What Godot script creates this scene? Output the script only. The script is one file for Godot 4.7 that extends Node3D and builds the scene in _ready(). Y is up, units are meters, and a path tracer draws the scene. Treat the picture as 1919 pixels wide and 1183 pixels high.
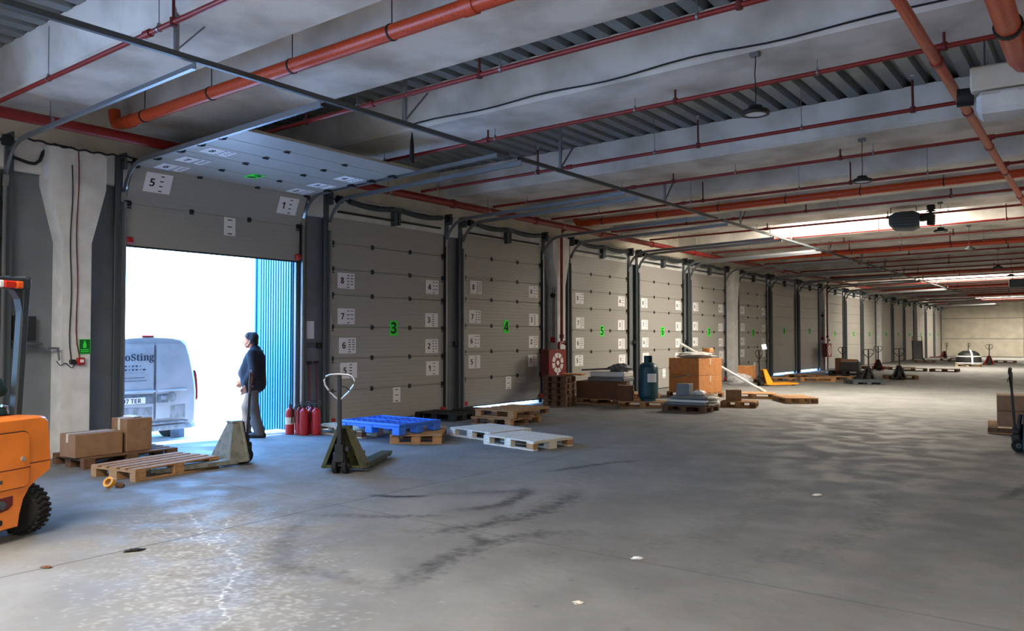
extends Node3D
# Loading hall with a row of dock doors. x: -11.6 is the door wall, z runs away along that wall, y is up.

const WALL := -11.6
const SLOPE := 0.0132
const BAY := 12.1
const BAY0 := -5.35
const FAR := -77.9
const NEAR := 7.4
const RIGHT := 12.6

var M := {}
var T := {}
var used := {}
var rng := RandomNumberGenerator.new()


const SKYLIGHT := 50.0
const EXPOSURE := 2.2
const SKY := 9.5

func _ready() -> void:
	stage()
	make_materials()
	wall_and_floor()
	roof()
	for i in range(-1, 18):
		dock_door(i)
	piers()
	track_rails()
	pipes()
	lamps()
	heaters()
	fittings()
	rng.seed = 5
	foreground()
	middle()
	background()
	man()
	forklift()
	van()
	outside()

func stage() -> void:
	var cam := Camera3D.new()
	cam.name = "camera"
	cam.fov = 43.146
	cam.near = 0.05
	cam.far = 400.0
	cam.position = Vector3(0, 1.65, 0)
	cam.rotation_degrees = Vector3(1.551, 36.71, 0)
	add_child(cam)
	cam.current = true
	var sm := ProceduralSkyMaterial.new()
	sm.sky_top_color = Color(0.42, 0.68, 1.0)
	sm.sky_horizon_color = Color(0.60, 0.81, 1.0)
	sm.ground_horizon_color = Color(0.80, 0.86, 0.92)
	sm.ground_bottom_color = Color(0.6, 0.62, 0.64)
	sm.sky_curve = 0.2
	sm.energy_multiplier = SKY
	var sky := Sky.new()
	sky.sky_material = sm
	var e := Environment.new()
	e.background_mode = Environment.BG_SKY
	e.sky = sky
	e.tonemap_mode = Environment.TONE_MAPPER_LINEAR
	e.tonemap_exposure = EXPOSURE
	e.sdfgi_enabled = true
	e.ssao_enabled = true
	e.ssil_enabled = true
	var we := WorldEnvironment.new()
	we.name = "environment"
	we.environment = e
	add_child(we)
	var sun := DirectionalLight3D.new()
	sun.name = "sun"
	sun.light_energy = 2.4
	sun.light_color = Color(1.0, 0.96, 0.90)
	sun.light_angular_distance = 1.5
	sun.sky_mode = DirectionalLight3D.SKY_MODE_LIGHT_ONLY
	sun.shadow_enabled = true
	add_child(sun)
	sun.look_at_from_position(Vector3(-0.14, 0.75, 0.62), Vector3.ZERO)

# ------------------------------------------------------------------ mesh builder
class MB:
	var v := PackedVector3Array()
	var n := PackedVector3Array()
	var uv := PackedVector2Array()
	var uv2 := PackedVector2Array()
	var t := Transform3D()
	func tri(a: Vector3, b: Vector3, c: Vector3, na: Vector3, nb: Vector3, nc: Vector3) -> void:
		for p in [a, c, b]:
			v.append(t * p)
		for p in [na, nc, nb]:
			n.append((t.basis * p).normalized())
	func quad(a: Vector3, b: Vector3, c: Vector3, d: Vector3) -> void:
		var m := (c - a).cross(d - b)
		if m.length_squared() < 1e-16:
			return
		tri(a, b, c, m, m, m)
		tri(a, c, d, m, m, m)
	func flat(a: Vector3, b: Vector3, c: Vector3) -> void:
		var m := (b - a).cross(c - a)
		tri(a, b, c, m, m, m)
	func box(c: Vector3, s: Vector3, b := 0.0) -> MB:
		var h := s * 0.5
		b = minf(b, minf(h.x, minf(h.y, h.z)) * 0.9)
		for ax in 3:
			for sg in [-1.0, 1.0]:
				var u := (ax + 1) % 3
				var w := (ax + 2) % 3
				var q := []
				for k in [[-1, -1], [1, -1], [1, 1], [-1, 1]]:
					var p := Vector3()
					p[ax] = sg * h[ax]
					p[u] = k[0] * (h[u] - b) * sg
					p[w] = k[1] * (h[w] - b)
					q.append(c + p)
				quad(q[0], q[1], q[2], q[3])
		if b > 0.0:
			for ax in 3:
				var u := (ax + 1) % 3
				var w := (ax + 2) % 3
				for su in [-1.0, 1.0]:
					for sw in [-1.0, 1.0]:
						var q := []
						for k in [[-1, 0], [1, 0], [1, 1], [-1, 1]]:
							var p := Vector3()
							p[ax] = k[0] * (h[ax] - b) * su * sw
							p[u] = su * (h[u] - (b if k[1] else 0.0))
							p[w] = sw * (h[w] - (0.0 if k[1] else b))
							q.append(c + p)
						quad(q[0], q[1], q[2], q[3])
			for sx in [-1.0, 1.0]:
				for sy in [-1.0, 1.0]:
					for sz in [-1.0, 1.0]:
						var o := Vector3(sx, sy, sz)
						var a := c + o * (h - Vector3(0, b, b))
						var e := c + o * (h - Vector3(b, 0, b))
						var f := c + o * (h - Vector3(b, b, 0))
						if sx * sy * sz > 0:
							flat(a, e, f)
						else:
							flat(a, f, e)
		return self
	func bar(a: Vector3, b: Vector3, w: float, h: float, up := Vector3.UP, bev := 0.0) -> MB:
		var keep := t
		var z := (b - a).normalized()
		if absf(z.dot(up)) > 0.98:
			up = Vector3.RIGHT
		var x := up.cross(z).normalized()
		t = keep * Transform3D(Basis(x, z.cross(x), z), (a + b) * 0.5)
		box(Vector3.ZERO, Vector3(w, h, (b - a).length()), bev)
		t = keep
		return self
	func ring(p: Vector3, z: Vector3, r: float, seg: int, up := Vector3.UP) -> Array:
		if absf(z.dot(up)) > 0.95:
			up = Vector3.RIGHT
		var x := up.cross(z).normalized()
		var y := z.cross(x)
		var o := []
		for i in seg:
			var a := TAU * i / seg
			o.append([p + (x * cos(a) + y * sin(a)) * r, x * cos(a) + y * sin(a)])
		return o
	func cyl(a: Vector3, b: Vector3, r: float, r2 := -1.0, seg := 10, caps := true) -> MB:
		if r2 < 0:
			r2 = r
		var z := (b - a).normalized()
		var p := ring(a, z, r, seg)
		var q := ring(b, z, r2, seg)
		for i in seg:
			var j := (i + 1) % seg
			tri(p[i][0], p[j][0], q[j][0], p[i][1], p[j][1], p[j][1])
			tri(p[i][0], q[j][0], q[i][0], p[i][1], p[j][1], p[i][1])
			if caps:
				if r > 0:
					flat(a, p[j][0], p[i][0])
				if r2 > 0:
					flat(b, q[i][0], q[j][0])
		return self
	func tube(pts: Array, r: float, seg := 8, closed := false) -> MB:
		var rings := []
		var m := pts.size()
		for i in m:
			var a: Vector3 = pts[(i - 1 + m) % m] if (i > 0 or closed) else pts[0]
			var b: Vector3 = pts[(i + 1) % m] if (i < m - 1 or closed) else pts[m - 1]
			rings.append(ring(pts[i], (b - a).normalized(), r, seg))
		for k in (m if closed else m - 1):
			var p: Array = rings[k]
			var q: Array = rings[(k + 1) % m]
			for i in seg:
				var j := (i + 1) % seg
				tri(p[i][0], p[j][0], q[j][0], p[i][1], p[j][1], q[j][1])
				tri(p[i][0], q[j][0], q[i][0], p[i][1], q[j][1], q[i][1])
		if not closed:
			for i in seg:
				var j := (i + 1) % seg
				flat(pts[0], rings[0][j][0], rings[0][i][0])
				flat(pts[m - 1], rings[m - 1][i][0], rings[m - 1][j][0])
		return self
	# profile of (radius, height) turned round the y axis
	func lathe(pr: Array, seg := 16, at := Vector3.ZERO) -> MB:
		for k in pr.size() - 1:
			var a: Vector2 = pr[k]
			var b: Vector2 = pr[k + 1]
			var d := (b - a).normalized()
			for i in seg:
				var c := [cos(TAU * i / seg), sin(TAU * i / seg), cos(TAU * (i + 1) / seg), sin(TAU * (i + 1) / seg)]
				var p0 := at + Vector3(a.x * c[0], a.y, a.x * c[1])
				var p1 := at + Vector3(a.x * c[2], a.y, a.x * c[3])
				var q0 := at + Vector3(b.x * c[0], b.y, b.x * c[1])
				var q1 := at + Vector3(b.x * c[2], b.y, b.x * c[3])
				var n0 := Vector3(d.y * c[0], -d.x, d.y * c[1])
				var n1 := Vector3(d.y * c[2], -d.x, d.y * c[3])
				if a.x > 1e-6:
					tri(p0, q1, p1, n0, n1, n1)
				if b.x > 1e-6:
					tri(p0, q0, q1, n0, n0, n1)
		return self
	# outline in x, y pushed along z from z0 to z1
	func prism(poly: PackedVector2Array, z0: float, z1: float) -> MB:
		if Geometry2D.is_polygon_clockwise(poly):
			poly = poly.duplicate()
			poly.reverse()
		var m := poly.size()
		for i in m:
			var a := poly[i]
			var b := poly[(i + 1) % m]
			quad(Vector3(a.x, a.y, z1), Vector3(a.x, a.y, z0), Vector3(b.x, b.y, z0), Vector3(b.x, b.y, z1))
		var id := Geometry2D.triangulate_polygon(poly)
		for k in range(0, id.size(), 3):
			var a := poly[id[k]]
			var b := poly[id[k + 1]]
			var c := poly[id[k + 2]]
			if (b - a).cross(c - a) < 0:
				var s := b
				b = c
				c = s
			flat(Vector3(a.x, a.y, z1), Vector3(b.x, b.y, z1), Vector3(c.x, c.y, z1))
			flat(Vector3(a.x, a.y, z0), Vector3(c.x, c.y, z0), Vector3(b.x, b.y, z0))
		return self
	# rows of points joined into a smooth skin; every row closed, ends capped
	func loft(rows: Array, closed := true, caps := true) -> MB:
		var m: int = rows[0].size()
		var nn := []
		for r in rows.size():
			var line := []
			for i in m:
				var a: Vector3 = rows[r][(i - 1 + m) % m if closed else maxi(i - 1, 0)]
				var b: Vector3 = rows[r][(i + 1) % m if closed else mini(i + 1, m - 1)]
				var c: Vector3 = rows[maxi(r - 1, 0)][i]
				var d: Vector3 = rows[mini(r + 1, rows.size() - 1)][i]
				line.append((b - a).cross(d - c).normalized())
			nn.append(line)
		for r in rows.size() - 1:
			for i in (m if closed else m - 1):
				var j := (i + 1) % m
				tri(rows[r][i], rows[r][j], rows[r + 1][j], nn[r][i], nn[r][j], nn[r + 1][j])
				tri(rows[r][i], rows[r + 1][j], rows[r + 1][i], nn[r][i], nn[r + 1][j], nn[r + 1][i])
		if closed and caps:
			for e in [0, rows.size() - 1]:
				var c := Vector3.ZERO
				for p in rows[e]:
					c += p / m
				for i in m:
					var j := (i + 1) % m
					if e == 0:
						flat(c, rows[e][j], rows[e][i])
					else:
						flat(c, rows[e][i], rows[e][j])
		return self
	func mesh() -> ArrayMesh:
		var a := []
		a.resize(Mesh.ARRAY_MAX)
		a[Mesh.ARRAY_VERTEX] = v
		a[Mesh.ARRAY_NORMAL] = n
		if uv.size() == v.size():
			a[Mesh.ARRAY_TEX_UV] = uv
		if uv2.size() == v.size():
			a[Mesh.ARRAY_TEX_UV2] = uv2
		var m := ArrayMesh.new()
		m.add_surface_from_arrays(Mesh.PRIMITIVE_TRIANGLES, a)
		return m

# ------------------------------------------------------------------ nodes
func numbered(called: String) -> String:
	var k: int = used.get(called, 0)
	used[called] = k + 1
	return called if k == 0 else "%s_%03d" % [called, k]

func put(called: String, shape, m: Material, parent: Node = null, at := Transform3D()) -> MeshInstance3D:
	var o := MeshInstance3D.new()
	o.mesh = shape.mesh() if shape is MB else shape
	o.material_override = m
	o.transform = at
	if parent == null:
		o.name = numbered(called)
		add_child(o)
	else:
		o.name = called
		parent.add_child(o, true)
	return o

func tag(o: Node3D, label: String, category: String, group := "") -> Node3D:
	o.set_meta("label", label)
	o.set_meta("category", category)
	if group != "":
		o.set_meta("group", group)
	return o

func thing(called: String, label: String, category: String, at := Vector3.ZERO, turn := 0.0, group := "") -> Node3D:
	var o := Node3D.new()
	o.name = numbered(called)
	o.position = at
	o.rotation.y = turn
	add_child(o)
	tag(o, label, category, group)
	return o

func frame(called: String) -> Node3D:   # a piece of the setting that has parts
	var o := Node3D.new()
	o.name = numbered(called)
	add_child(o)
	o.set_meta("kind", "structure")
	return o

func struct(called: String, shape, m: Material, label := "") -> MeshInstance3D:
	var o := put(called, shape, m)
	o.set_meta("kind", "structure")
	if label != "":
		o.set_meta("label", label)
	return o

func text(words: String, size: float, depth := 0.002, font := "Droid Sans", bold := true) -> TextMesh:
	var key := "%s|%f|%s" % [words, size, font]
	if T.has(key):
		return T[key]
	var m := TextMesh.new()
	var f := SystemFont.new()
	f.font_names = PackedStringArray([font])
	f.font_weight = 700 if bold else 400
	m.font = f
	m.font_size = 64
	m.text = words
	m.pixel_size = size / 64.0
	m.depth = depth
	m.curve_step = 4.0
	T[key] = m
	return m

func at3(p: Vector3, yaw := 0.0, pitch := 0.0, roll := 0.0) -> Transform3D:
	return Transform3D(Basis.from_euler(Vector3(pitch, yaw, roll)), p)

func rise(x: float) -> float:
	return SLOPE * (x - WALL)

# ------------------------------------------------------------------ materials
func noise(freq: float, seed_: int, lo: Color, hi: Color, oct := 4, size := 512, kind := FastNoiseLite.TYPE_SIMPLEX_SMOOTH, a := 0.25, b := 0.75) -> NoiseTexture2D:
	var f := FastNoiseLite.new()
	f.noise_type = kind
	f.frequency = freq
	f.seed = seed_
	f.fractal_octaves = oct
	var g := Gradient.new()
	g.set_color(0, lo)
	g.set_color(1, hi)
	g.set_offset(0, a)
	g.set_offset(1, b)
	var t := NoiseTexture2D.new()
	t.width = size
	t.height = size
	t.seamless = true
	t.noise = f
	t.color_ramp = g
	return t

func grey(k: float) -> Color:
	return Color(k, k, k)

func mat(called: String, c: Color, rough := 0.7, metal := 0.0, tex: Texture2D = null, scale := Vector3.ONE, bump: Texture2D = null, bumpcm := 0.0, world := false) -> StandardMaterial3D:
	var m := StandardMaterial3D.new()
	m.resource_name = called
	m.albedo_color = c
	m.roughness = rough
	m.metallic = metal
	if tex:
		m.albedo_texture = tex
	if bump:
		m.heightmap_enabled = true
		m.heightmap_texture = bump
		m.heightmap_scale = bumpcm
	if tex or bump:
		m.uv1_triplanar = true
		m.uv1_world_triplanar = world
		m.uv1_scale = scale
	M[called] = m
	return m

func make_materials() -> void:
	var cloud := noise(0.006, 3, Color(0.91, 0.905, 0.90), Color(1, 1, 1), 4, 512, FastNoiseLite.TYPE_SIMPLEX_SMOOTH, 0.1, 0.9)
	var stain := noise(0.006, 11, Color(0.80, 0.79, 0.77), Color(1, 1, 1), 5, 512, FastNoiseLite.TYPE_SIMPLEX_SMOOTH, 0.1, 0.7)
	var fine := noise(0.09, 5, grey(0.82), grey(1), 3)
	var grit := noise(0.25, 9, grey(0.0), grey(1), 3)
	var grain := noise(0.03, 21, Color(0.80, 0.76, 0.70), Color(1, 1, 1), 4)
	var dirt := noise(0.012, 31, Color(0.82, 0.81, 0.79), Color(1, 1, 1), 5, 512, FastNoiseLite.TYPE_SIMPLEX_SMOOTH, 0.25, 0.6)
	mat("concrete", Color(0.88, 0.865, 0.84), 0.85, 0, stain, Vector3(0.25, 0.25, 0.25), grit, 0.1, true)
	mat("white_paint", Color(0.86, 0.87, 0.87), 0.6, 0, cloud, Vector3(0.7, 0.7, 0.7), grit, 0.04, true)
	mat("cream_wall", Color(0.85, 0.82, 0.76), 0.8, 0, cloud, Vector3(0.4, 0.4, 0.4), null, 0, true)
	mat("grey_panel", Color(0.44, 0.47, 0.50), 0.5, 0.0, cloud, Vector3(0.4, 0.4, 0.4), null, 0, true)
	mat("far_panel", Color(0.80, 0.78, 0.72), 0.6, 0.0, cloud, Vector3(0.3, 0.3, 0.3), null, 0, true)
	# door skin: pale sheet with fine pressed lines
	var rib := Image.create(8, 64, false, Image.FORMAT_RGB8)
	for y in 64:
		var k: float = 1.0 - 0.8 * maxf(0.0, 1.0 - absf((y % 16) - 8) / 2.0)
		for x in 8:
			rib.set_pixel(x, y, grey(k))
	var ribt := ImageTexture.create_from_image(rib)
	mat("door_skin", Color(0.61, 0.605, 0.585), 0.42, 0.0, cloud, Vector3(0.5, 0.5, 0.5))
	M.door_skin.heightmap_enabled = true
	M.door_skin.heightmap_texture = ribt
	M.door_skin.heightmap_scale = 0.25
	M.door_skin.uv1_scale = Vector3(3.2, 3.2, 3.2)
	M.door_skin.albedo_texture = null
	mat("deck", Color(0.56, 0.59, 0.60), 0.45, 0.45, cloud, Vector3(0.5, 0.5, 0.5))
	mat("galv", Color(0.60, 0.62, 0.64), 0.42, 0.75, fine, Vector3(2, 2, 2))
	mat("bright_steel", Color(0.80, 0.81, 0.82), 0.3, 0.85)
	mat("dark_steel", Color(0.16, 0.17, 0.18), 0.5, 0.4)
	mat("grey_steel", Color(0.33, 0.36, 0.38), 0.5, 0.5)
	mat("black", Color(0.07, 0.07, 0.075), 0.6)
	mat("rubber", Color(0.09, 0.09, 0.09), 0.85, 0, fine, Vector3(3, 3, 3), grit, 0.1)
	mat("red_pipe", Color(0.56, 0.13, 0.11), 0.42, 0.0, fine, Vector3(1, 1, 1))
	mat("red_bright", Color(0.66, 0.10, 0.10), 0.4)
	mat("red_lamp", Color(0.78, 0.14, 0.08), 0.2)
	mat("amber_lamp", Color(0.92, 0.36, 0.10), 0.2)
	mat("orange_pipe", Color(0.82, 0.31, 0.14), 0.38, 0.0, fine, Vector3(0.6, 0.6, 0.6))
	mat("dark_red", Color(0.36, 0.10, 0.10), 0.5)
	mat("paper", Color(0.91, 0.91, 0.92), 0.8)
	mat("ink", Color(0.06, 0.06, 0.07), 0.8)
	mat("sign_green", Color(0.20, 0.95, 0.26), 0.7)
	mat("exit_green", Color(0.02, 0.36, 0.12), 0.6)
	mat("wood", Color(0.72, 0.56, 0.40), 0.85, 0, grain, Vector3(0.6, 7, 7), grit, 0.05)
	mat("wood_pale", Color(0.84, 0.78, 0.68), 0.85, 0, grain, Vector3(0.6, 7, 7), grit, 0.05)
	mat("wood_dark", Color(0.45, 0.33, 0.24), 0.85, 0, grain, Vector3(0.6, 7, 7), grit, 0.05)
	mat("wood_white", Color(0.90, 0.89, 0.86), 0.8, 0, grain, Vector3(0.5, 5, 5), grit, 0.04)
	mat("wood_grey", Color(0.50, 0.50, 0.48), 0.85, 0, grain, Vector3(0.6, 7, 7), grit, 0.05)
	mat("cardboard", Color(0.57, 0.44, 0.33), 0.85, 0, cloud, Vector3(1.5, 1.5, 1.5))
	mat("cardboard_bright", Color(0.80, 0.55, 0.34), 0.85, 0, cloud, Vector3(1.2, 1.2, 1.2))
	mat("cardboard_dark", Color(0.42, 0.29, 0.20), 0.85, 0, cloud, Vector3(1.2, 1.2, 1.2))
	mat("tape", Color(0.82, 0.78, 0.72), 0.35)
	mat("blue_plastic", Color(0.15, 0.42, 0.84), 0.4)
	mat("black_plastic", Color(0.09, 0.095, 0.11), 0.5)
	mat("grey_plastic", Color(0.42, 0.43, 0.44), 0.5)
	mat("tank_teal", Color(0.05, 0.27, 0.33), 0.38)
	mat("olive_paint", Color(0.27, 0.28, 0.17), 0.45, 0.1, dirt, Vector3(1.2, 1.2, 1.2))
	mat("grey_paint", Color(0.50, 0.51, 0.48), 0.5, 0.1, dirt, Vector3(1.2, 1.2, 1.2))
	mat("yellow_paint", Color(0.86, 0.58, 0.10), 0.45, 0.0)
	mat("red_paint", Color(0.50, 0.10, 0.08), 0.45, 0.0)
	mat("lift_orange", Color(0.90, 0.49, 0.12), 0.32, 0.0, cloud, Vector3(0.7, 0.7, 0.7))
	M.lift_orange.clearcoat_enabled = true
	M.lift_orange.clearcoat = 0.5
	mat("lift_grey", Color(0.17, 0.21, 0.24), 0.5)
	mat("seat_cloth", Color(0.07, 0.20, 0.22), 0.9)
	mat("blue_sheet", Color(0.10, 0.38, 0.55), 0.45)
	mat("van_white", Color(0.70, 0.73, 0.76), 0.35, 0.0, cloud, Vector3(0.6, 0.6, 0.6))
	mat("van_dirty", Color(0.55, 0.58, 0.61), 0.6, 0.0, dirt, Vector3(1.0, 0.5, 1.0))
	mat("van_grey", Color(0.44, 0.48, 0.52), 0.6, 0.0, dirt, Vector3(1, 1, 1))
	mat("van_print", Color(0.16, 0.22, 0.30), 0.6)
	mat("tail_lamp", Color(0.66, 0.12, 0.12), 0.15)
	mat("glass_dark", Color(0.05, 0.06, 0.07), 0.08)
	mat("ground_out", Color(0.88, 0.88, 0.87), 0.9, 0, cloud, Vector3(0.3, 0.3, 0.3), null, 0, true)
	mat("foil", Color(0.84, 0.84, 0.83), 0.35, 0.1, null, Vector3.ONE)
	mat("skin", Color(0.60, 0.40, 0.31), 0.6)
	mat("hair", Color(0.10, 0.09, 0.09), 0.8)
	mat("jacket", Color(0.085, 0.075, 0.125), 0.85, 0, fine, Vector3(3, 3, 3), grit, 0.1)
	mat("vest", Color(0.16, 0.18, 0.26), 0.85, 0, fine, Vector3(3, 3, 3))
	mat("trousers", Color(0.33, 0.315, 0.31), 0.9, 0, cloud, Vector3(2, 2, 2), grit, 0.1)
	mat("coat_brown", Color(0.34, 0.22, 0.16), 0.9)
	mat("shoe", Color(0.07, 0.07, 0.08), 0.6)
	var sk := mat("skylight", Color(0.85, 0.88, 0.9), 0.6)
	sk.emission_enabled = true
	sk.emission = Color(0.96, 0.98, 1.0)
	sk.emission_energy_multiplier = 1.6
	var fo := StandardMaterial3D.new()
	fo.resource_name = "shrink film"
	fo.albedo_color = Color(0.86, 0.88, 0.90, 0.45)
	fo.transparency = BaseMaterial3D.TRANSPARENCY_ALPHA
	fo.roughness = 0.3
	M.film = fo
	M.grit = M.rubber

func floor_material() -> StandardMaterial3D:
	# dusty trowelled slab: cloudy base, and over it the wear that has a shape of its own (tyre arcs, saw cuts, scuffs)
	var base := noise(0.004, 41, Color(0.90, 0.90, 0.905), Color(1, 1, 1), 6, 1024, FastNoiseLite.TYPE_SIMPLEX_SMOOTH, 0.2, 0.75)
	var rough := noise(0.02, 43, grey(0.62), grey(0.9), 4, 512)
	var relief := noise(0.05, 45, grey(0), grey(1), 5, 512)
	var m := mat("floor", Color(0.485, 0.487, 0.482), 1.0, 0, base, Vector3(0.16, 0.16, 0.16), relief, 0.25, true)
	m.roughness_texture = rough
	var im := Image.create(2048, 2048, false, Image.FORMAT_RGBA8)
	im.fill(Color(0.1, 0.1, 0.1, 0.0))
	# 16 m square: x from -12 to 4, z from 0 to -16
	var dab := func(p: Vector2, r: float, c: Color, a: float) -> void:
		var q := Vector2((p.x + 12.0) / 16.0, (-p.y) / 16.0) * 2048.0
		var rr: float = r * 128.0
		for y in range(maxi(0, int(q.y - rr)), mini(2048, int(q.y + rr) + 2)):
			for x in range(maxi(0, int(q.x - rr)), mini(2048, int(q.x + rr) + 2)):
				var d := Vector2(x, y).distance_to(q) / rr
				if d < 1.0:
					var o := im.get_pixel(x, y)
					var k: float = a * (1.0 - d * d)
					var na: float = o.a + k * (1.0 - o.a)
					if na > 0.0:
						im.set_pixel(x, y, Color(lerpf(o.r, c.r, k / na), lerpf(o.g, c.g, k / na), lerpf(o.b, c.b, k / na), na))
	rng.seed = 77
	for mark in FLOOR_ARCS:
		var cv := Curve2D.new()
		var mm: int = mark.size() - 2
		for k in mm:
			var p := Vector2(mark[k][0], mark[k][1])
			var a := Vector2(mark[maxi(k - 1, 0)][0], mark[maxi(k - 1, 0)][1])
			var b := Vector2(mark[mini(k + 1, mm - 1)][0], mark[mini(k + 1, mm - 1)][1])
			cv.add_point(p, (a - b) / 6.0, (b - a) / 6.0)
		var n := int(cv.get_baked_length() / 0.008)
		for i in n:
			var u := float(i) / n
			var p := cv.sample_baked(cv.get_baked_length() * u)
			for k in 3:
				dab.call(p + Vector2(rng.randfn(0, mark[mm] * 0.35), rng.randfn(0, mark[mm] * 0.35)), rng.randf_range(0.02, 0.05), Color(0.13, 0.13, 0.13), 1.8 * mark[mm + 1] * minf(1.0, 4.0 * minf(u, 1.0 - u) + 0.2) * rng.randf_range(0.1, 0.8))
	for cut in FLOOR_CUTS:
		var a := Vector2(cut[0], cut[1])
		var b := Vector2(cut[2], cut[3])
		var n := int(a.distance_to(b) / 0.012)
		for i in n:
			dab.call(a.lerp(b, float(i) / n), 0.016, Color(0.10, 0.10, 0.10), cut[4])
	# pale scuffs and scratches where loads were dragged in front of the open door
	for i in 3500:
		var u := rng.randf()
		var p := Vector2(-7.0, -4.5).lerp(Vector2(-4.0, -2.6), u) + Vector2(rng.randfn(0, 0.5), rng.randfn(0, 0.32))
		var d := Vector2.from_angle(rng.randfn(-0.7, 0.7)) * rng.randf_range(0.02, 0.09)
		for k in 8:
			dab.call(p + d * k / 8.0, rng.randf_range(0.008, 0.02), Color(0.86, 0.87, 0.88), 0.04)
	for line in [[[-6.9, -4.2], [-6.3, -3.95], [-5.9, -3.7], [-5.4, -3.65], [-5.0, -3.45], [-4.7, -3.15], [-4.5, -2.95], [-4.1, -2.75]], [[-6.4, -4.3], [-6.0, -3.95], [-5.75, -3.7]], [[-6.6, -3.7], [-6.0, -3.72], [-5.6, -3.9]]]:
		for k in line.size() - 1:
			for q in 60:
				var p: Vector2 = Vector2(line[k][0], line[k][1]).lerp(Vector2(line[k + 1][0], line[k + 1][1]), q / 60.0)
				dab.call(p + Vector2(0.02 * sin(q * 0.4 + k), 0.02 * cos(q * 0.33)), 0.012, Color(0.92, 0.92, 0.92), 0.2)
	for i in 500:
		var p := Vector2(rng.randf_range(-11.4, 3.0), rng.randf_range(-15.5, -1.0))
		dab.call(p, rng.randf_range(0.008, 0.03), Color(0.2, 0.2, 0.2), 0.35)
	m.detail_enabled = true
	m.detail_albedo = ImageTexture.create_from_image(im)
	m.detail_uv_layer = BaseMaterial3D.DETAIL_UV_2
	return m

const FLOOR_ARCS := [
	[[-6.2, -5.84], [-5.94, -5.93], [-5.69, -6.15], 0.06, 0.35],
	[[-4.83, -4.92], [-4.51, -5.21], [-4.39, -5.66], [-4.32, -6.23], [-4.44, -6.91], [-4.61, -7.39], 0.2, 0.22],
	[[-3.75, -3.7], [-3.87, -3.97], [-3.97, -4.47], [-4.02, -5.1], [-3.82, -5.58], [-3.53, -5.79], 0.2, 0.18],
	[[-5.01, -5.86], [-4.86, -6.0], [-4.81, -6.32], [-4.92, -6.79], [-5.18, -7.2], 0.14, 0.22],
	[[-5.89, -4.92], [-5.43, -5.15], [-4.91, -5.6], 0.12, 0.12],
	[[-5.94, -4.96], [-5.73, -4.52], [-5.31, -4.03], [-4.93, -3.75], [-4.7, -3.66], [-4.33, -3.71], [-3.82, -3.72], 0.16, 0.1],
	[[-4.31, -5.22], [-4.02, -5.0], [-4.05, -5.18], 0.1, 0.12],
	[[-5.75, -6.22], [-5.3, -6.73], [-4.97, -7.05], 0.12, 0.1],
	[[-5.55, -8.1], [-5.27, -9.18], [-4.98, -9.74], 0.1, 0.2],
	[[-3.2, -5.0], [-2.6, -6.6], [-2.9, -8.6], [-4.0, -10.8], 0.3, 0.07],
	[[-2.2, -5.2], [-1.6, -7.4], [-2.2, -9.9], 0.25, 0.07],
	[[-5.5, -9.5], [-3.2, -11.2], [-1.5, -13.5], 0.3, 0.07],
	[[-0.9, -9.5], [-0.7, -10.6], [-0.4, -11.6], 0.12, 0.2],
]
const FLOOR_CUTS := [[-6.12, 0.0, -6.12, -15.9, 0.5], [-11.0, -5.3, 3.0, -5.3, 0.22]]

func opening(i: int) -> Array:   # [z of its near edge, width] of the i-th opening beyond the first column (0 is the open door)
	var k := floori(i / 3.0)
	var j := posmod(i, 3)
	return [BAY0 - BAY * k + [-0.6, -4.45, -8.25 if i > 0 else -8.0][j], [3.15, 3.15, 3.05][j]]

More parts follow.
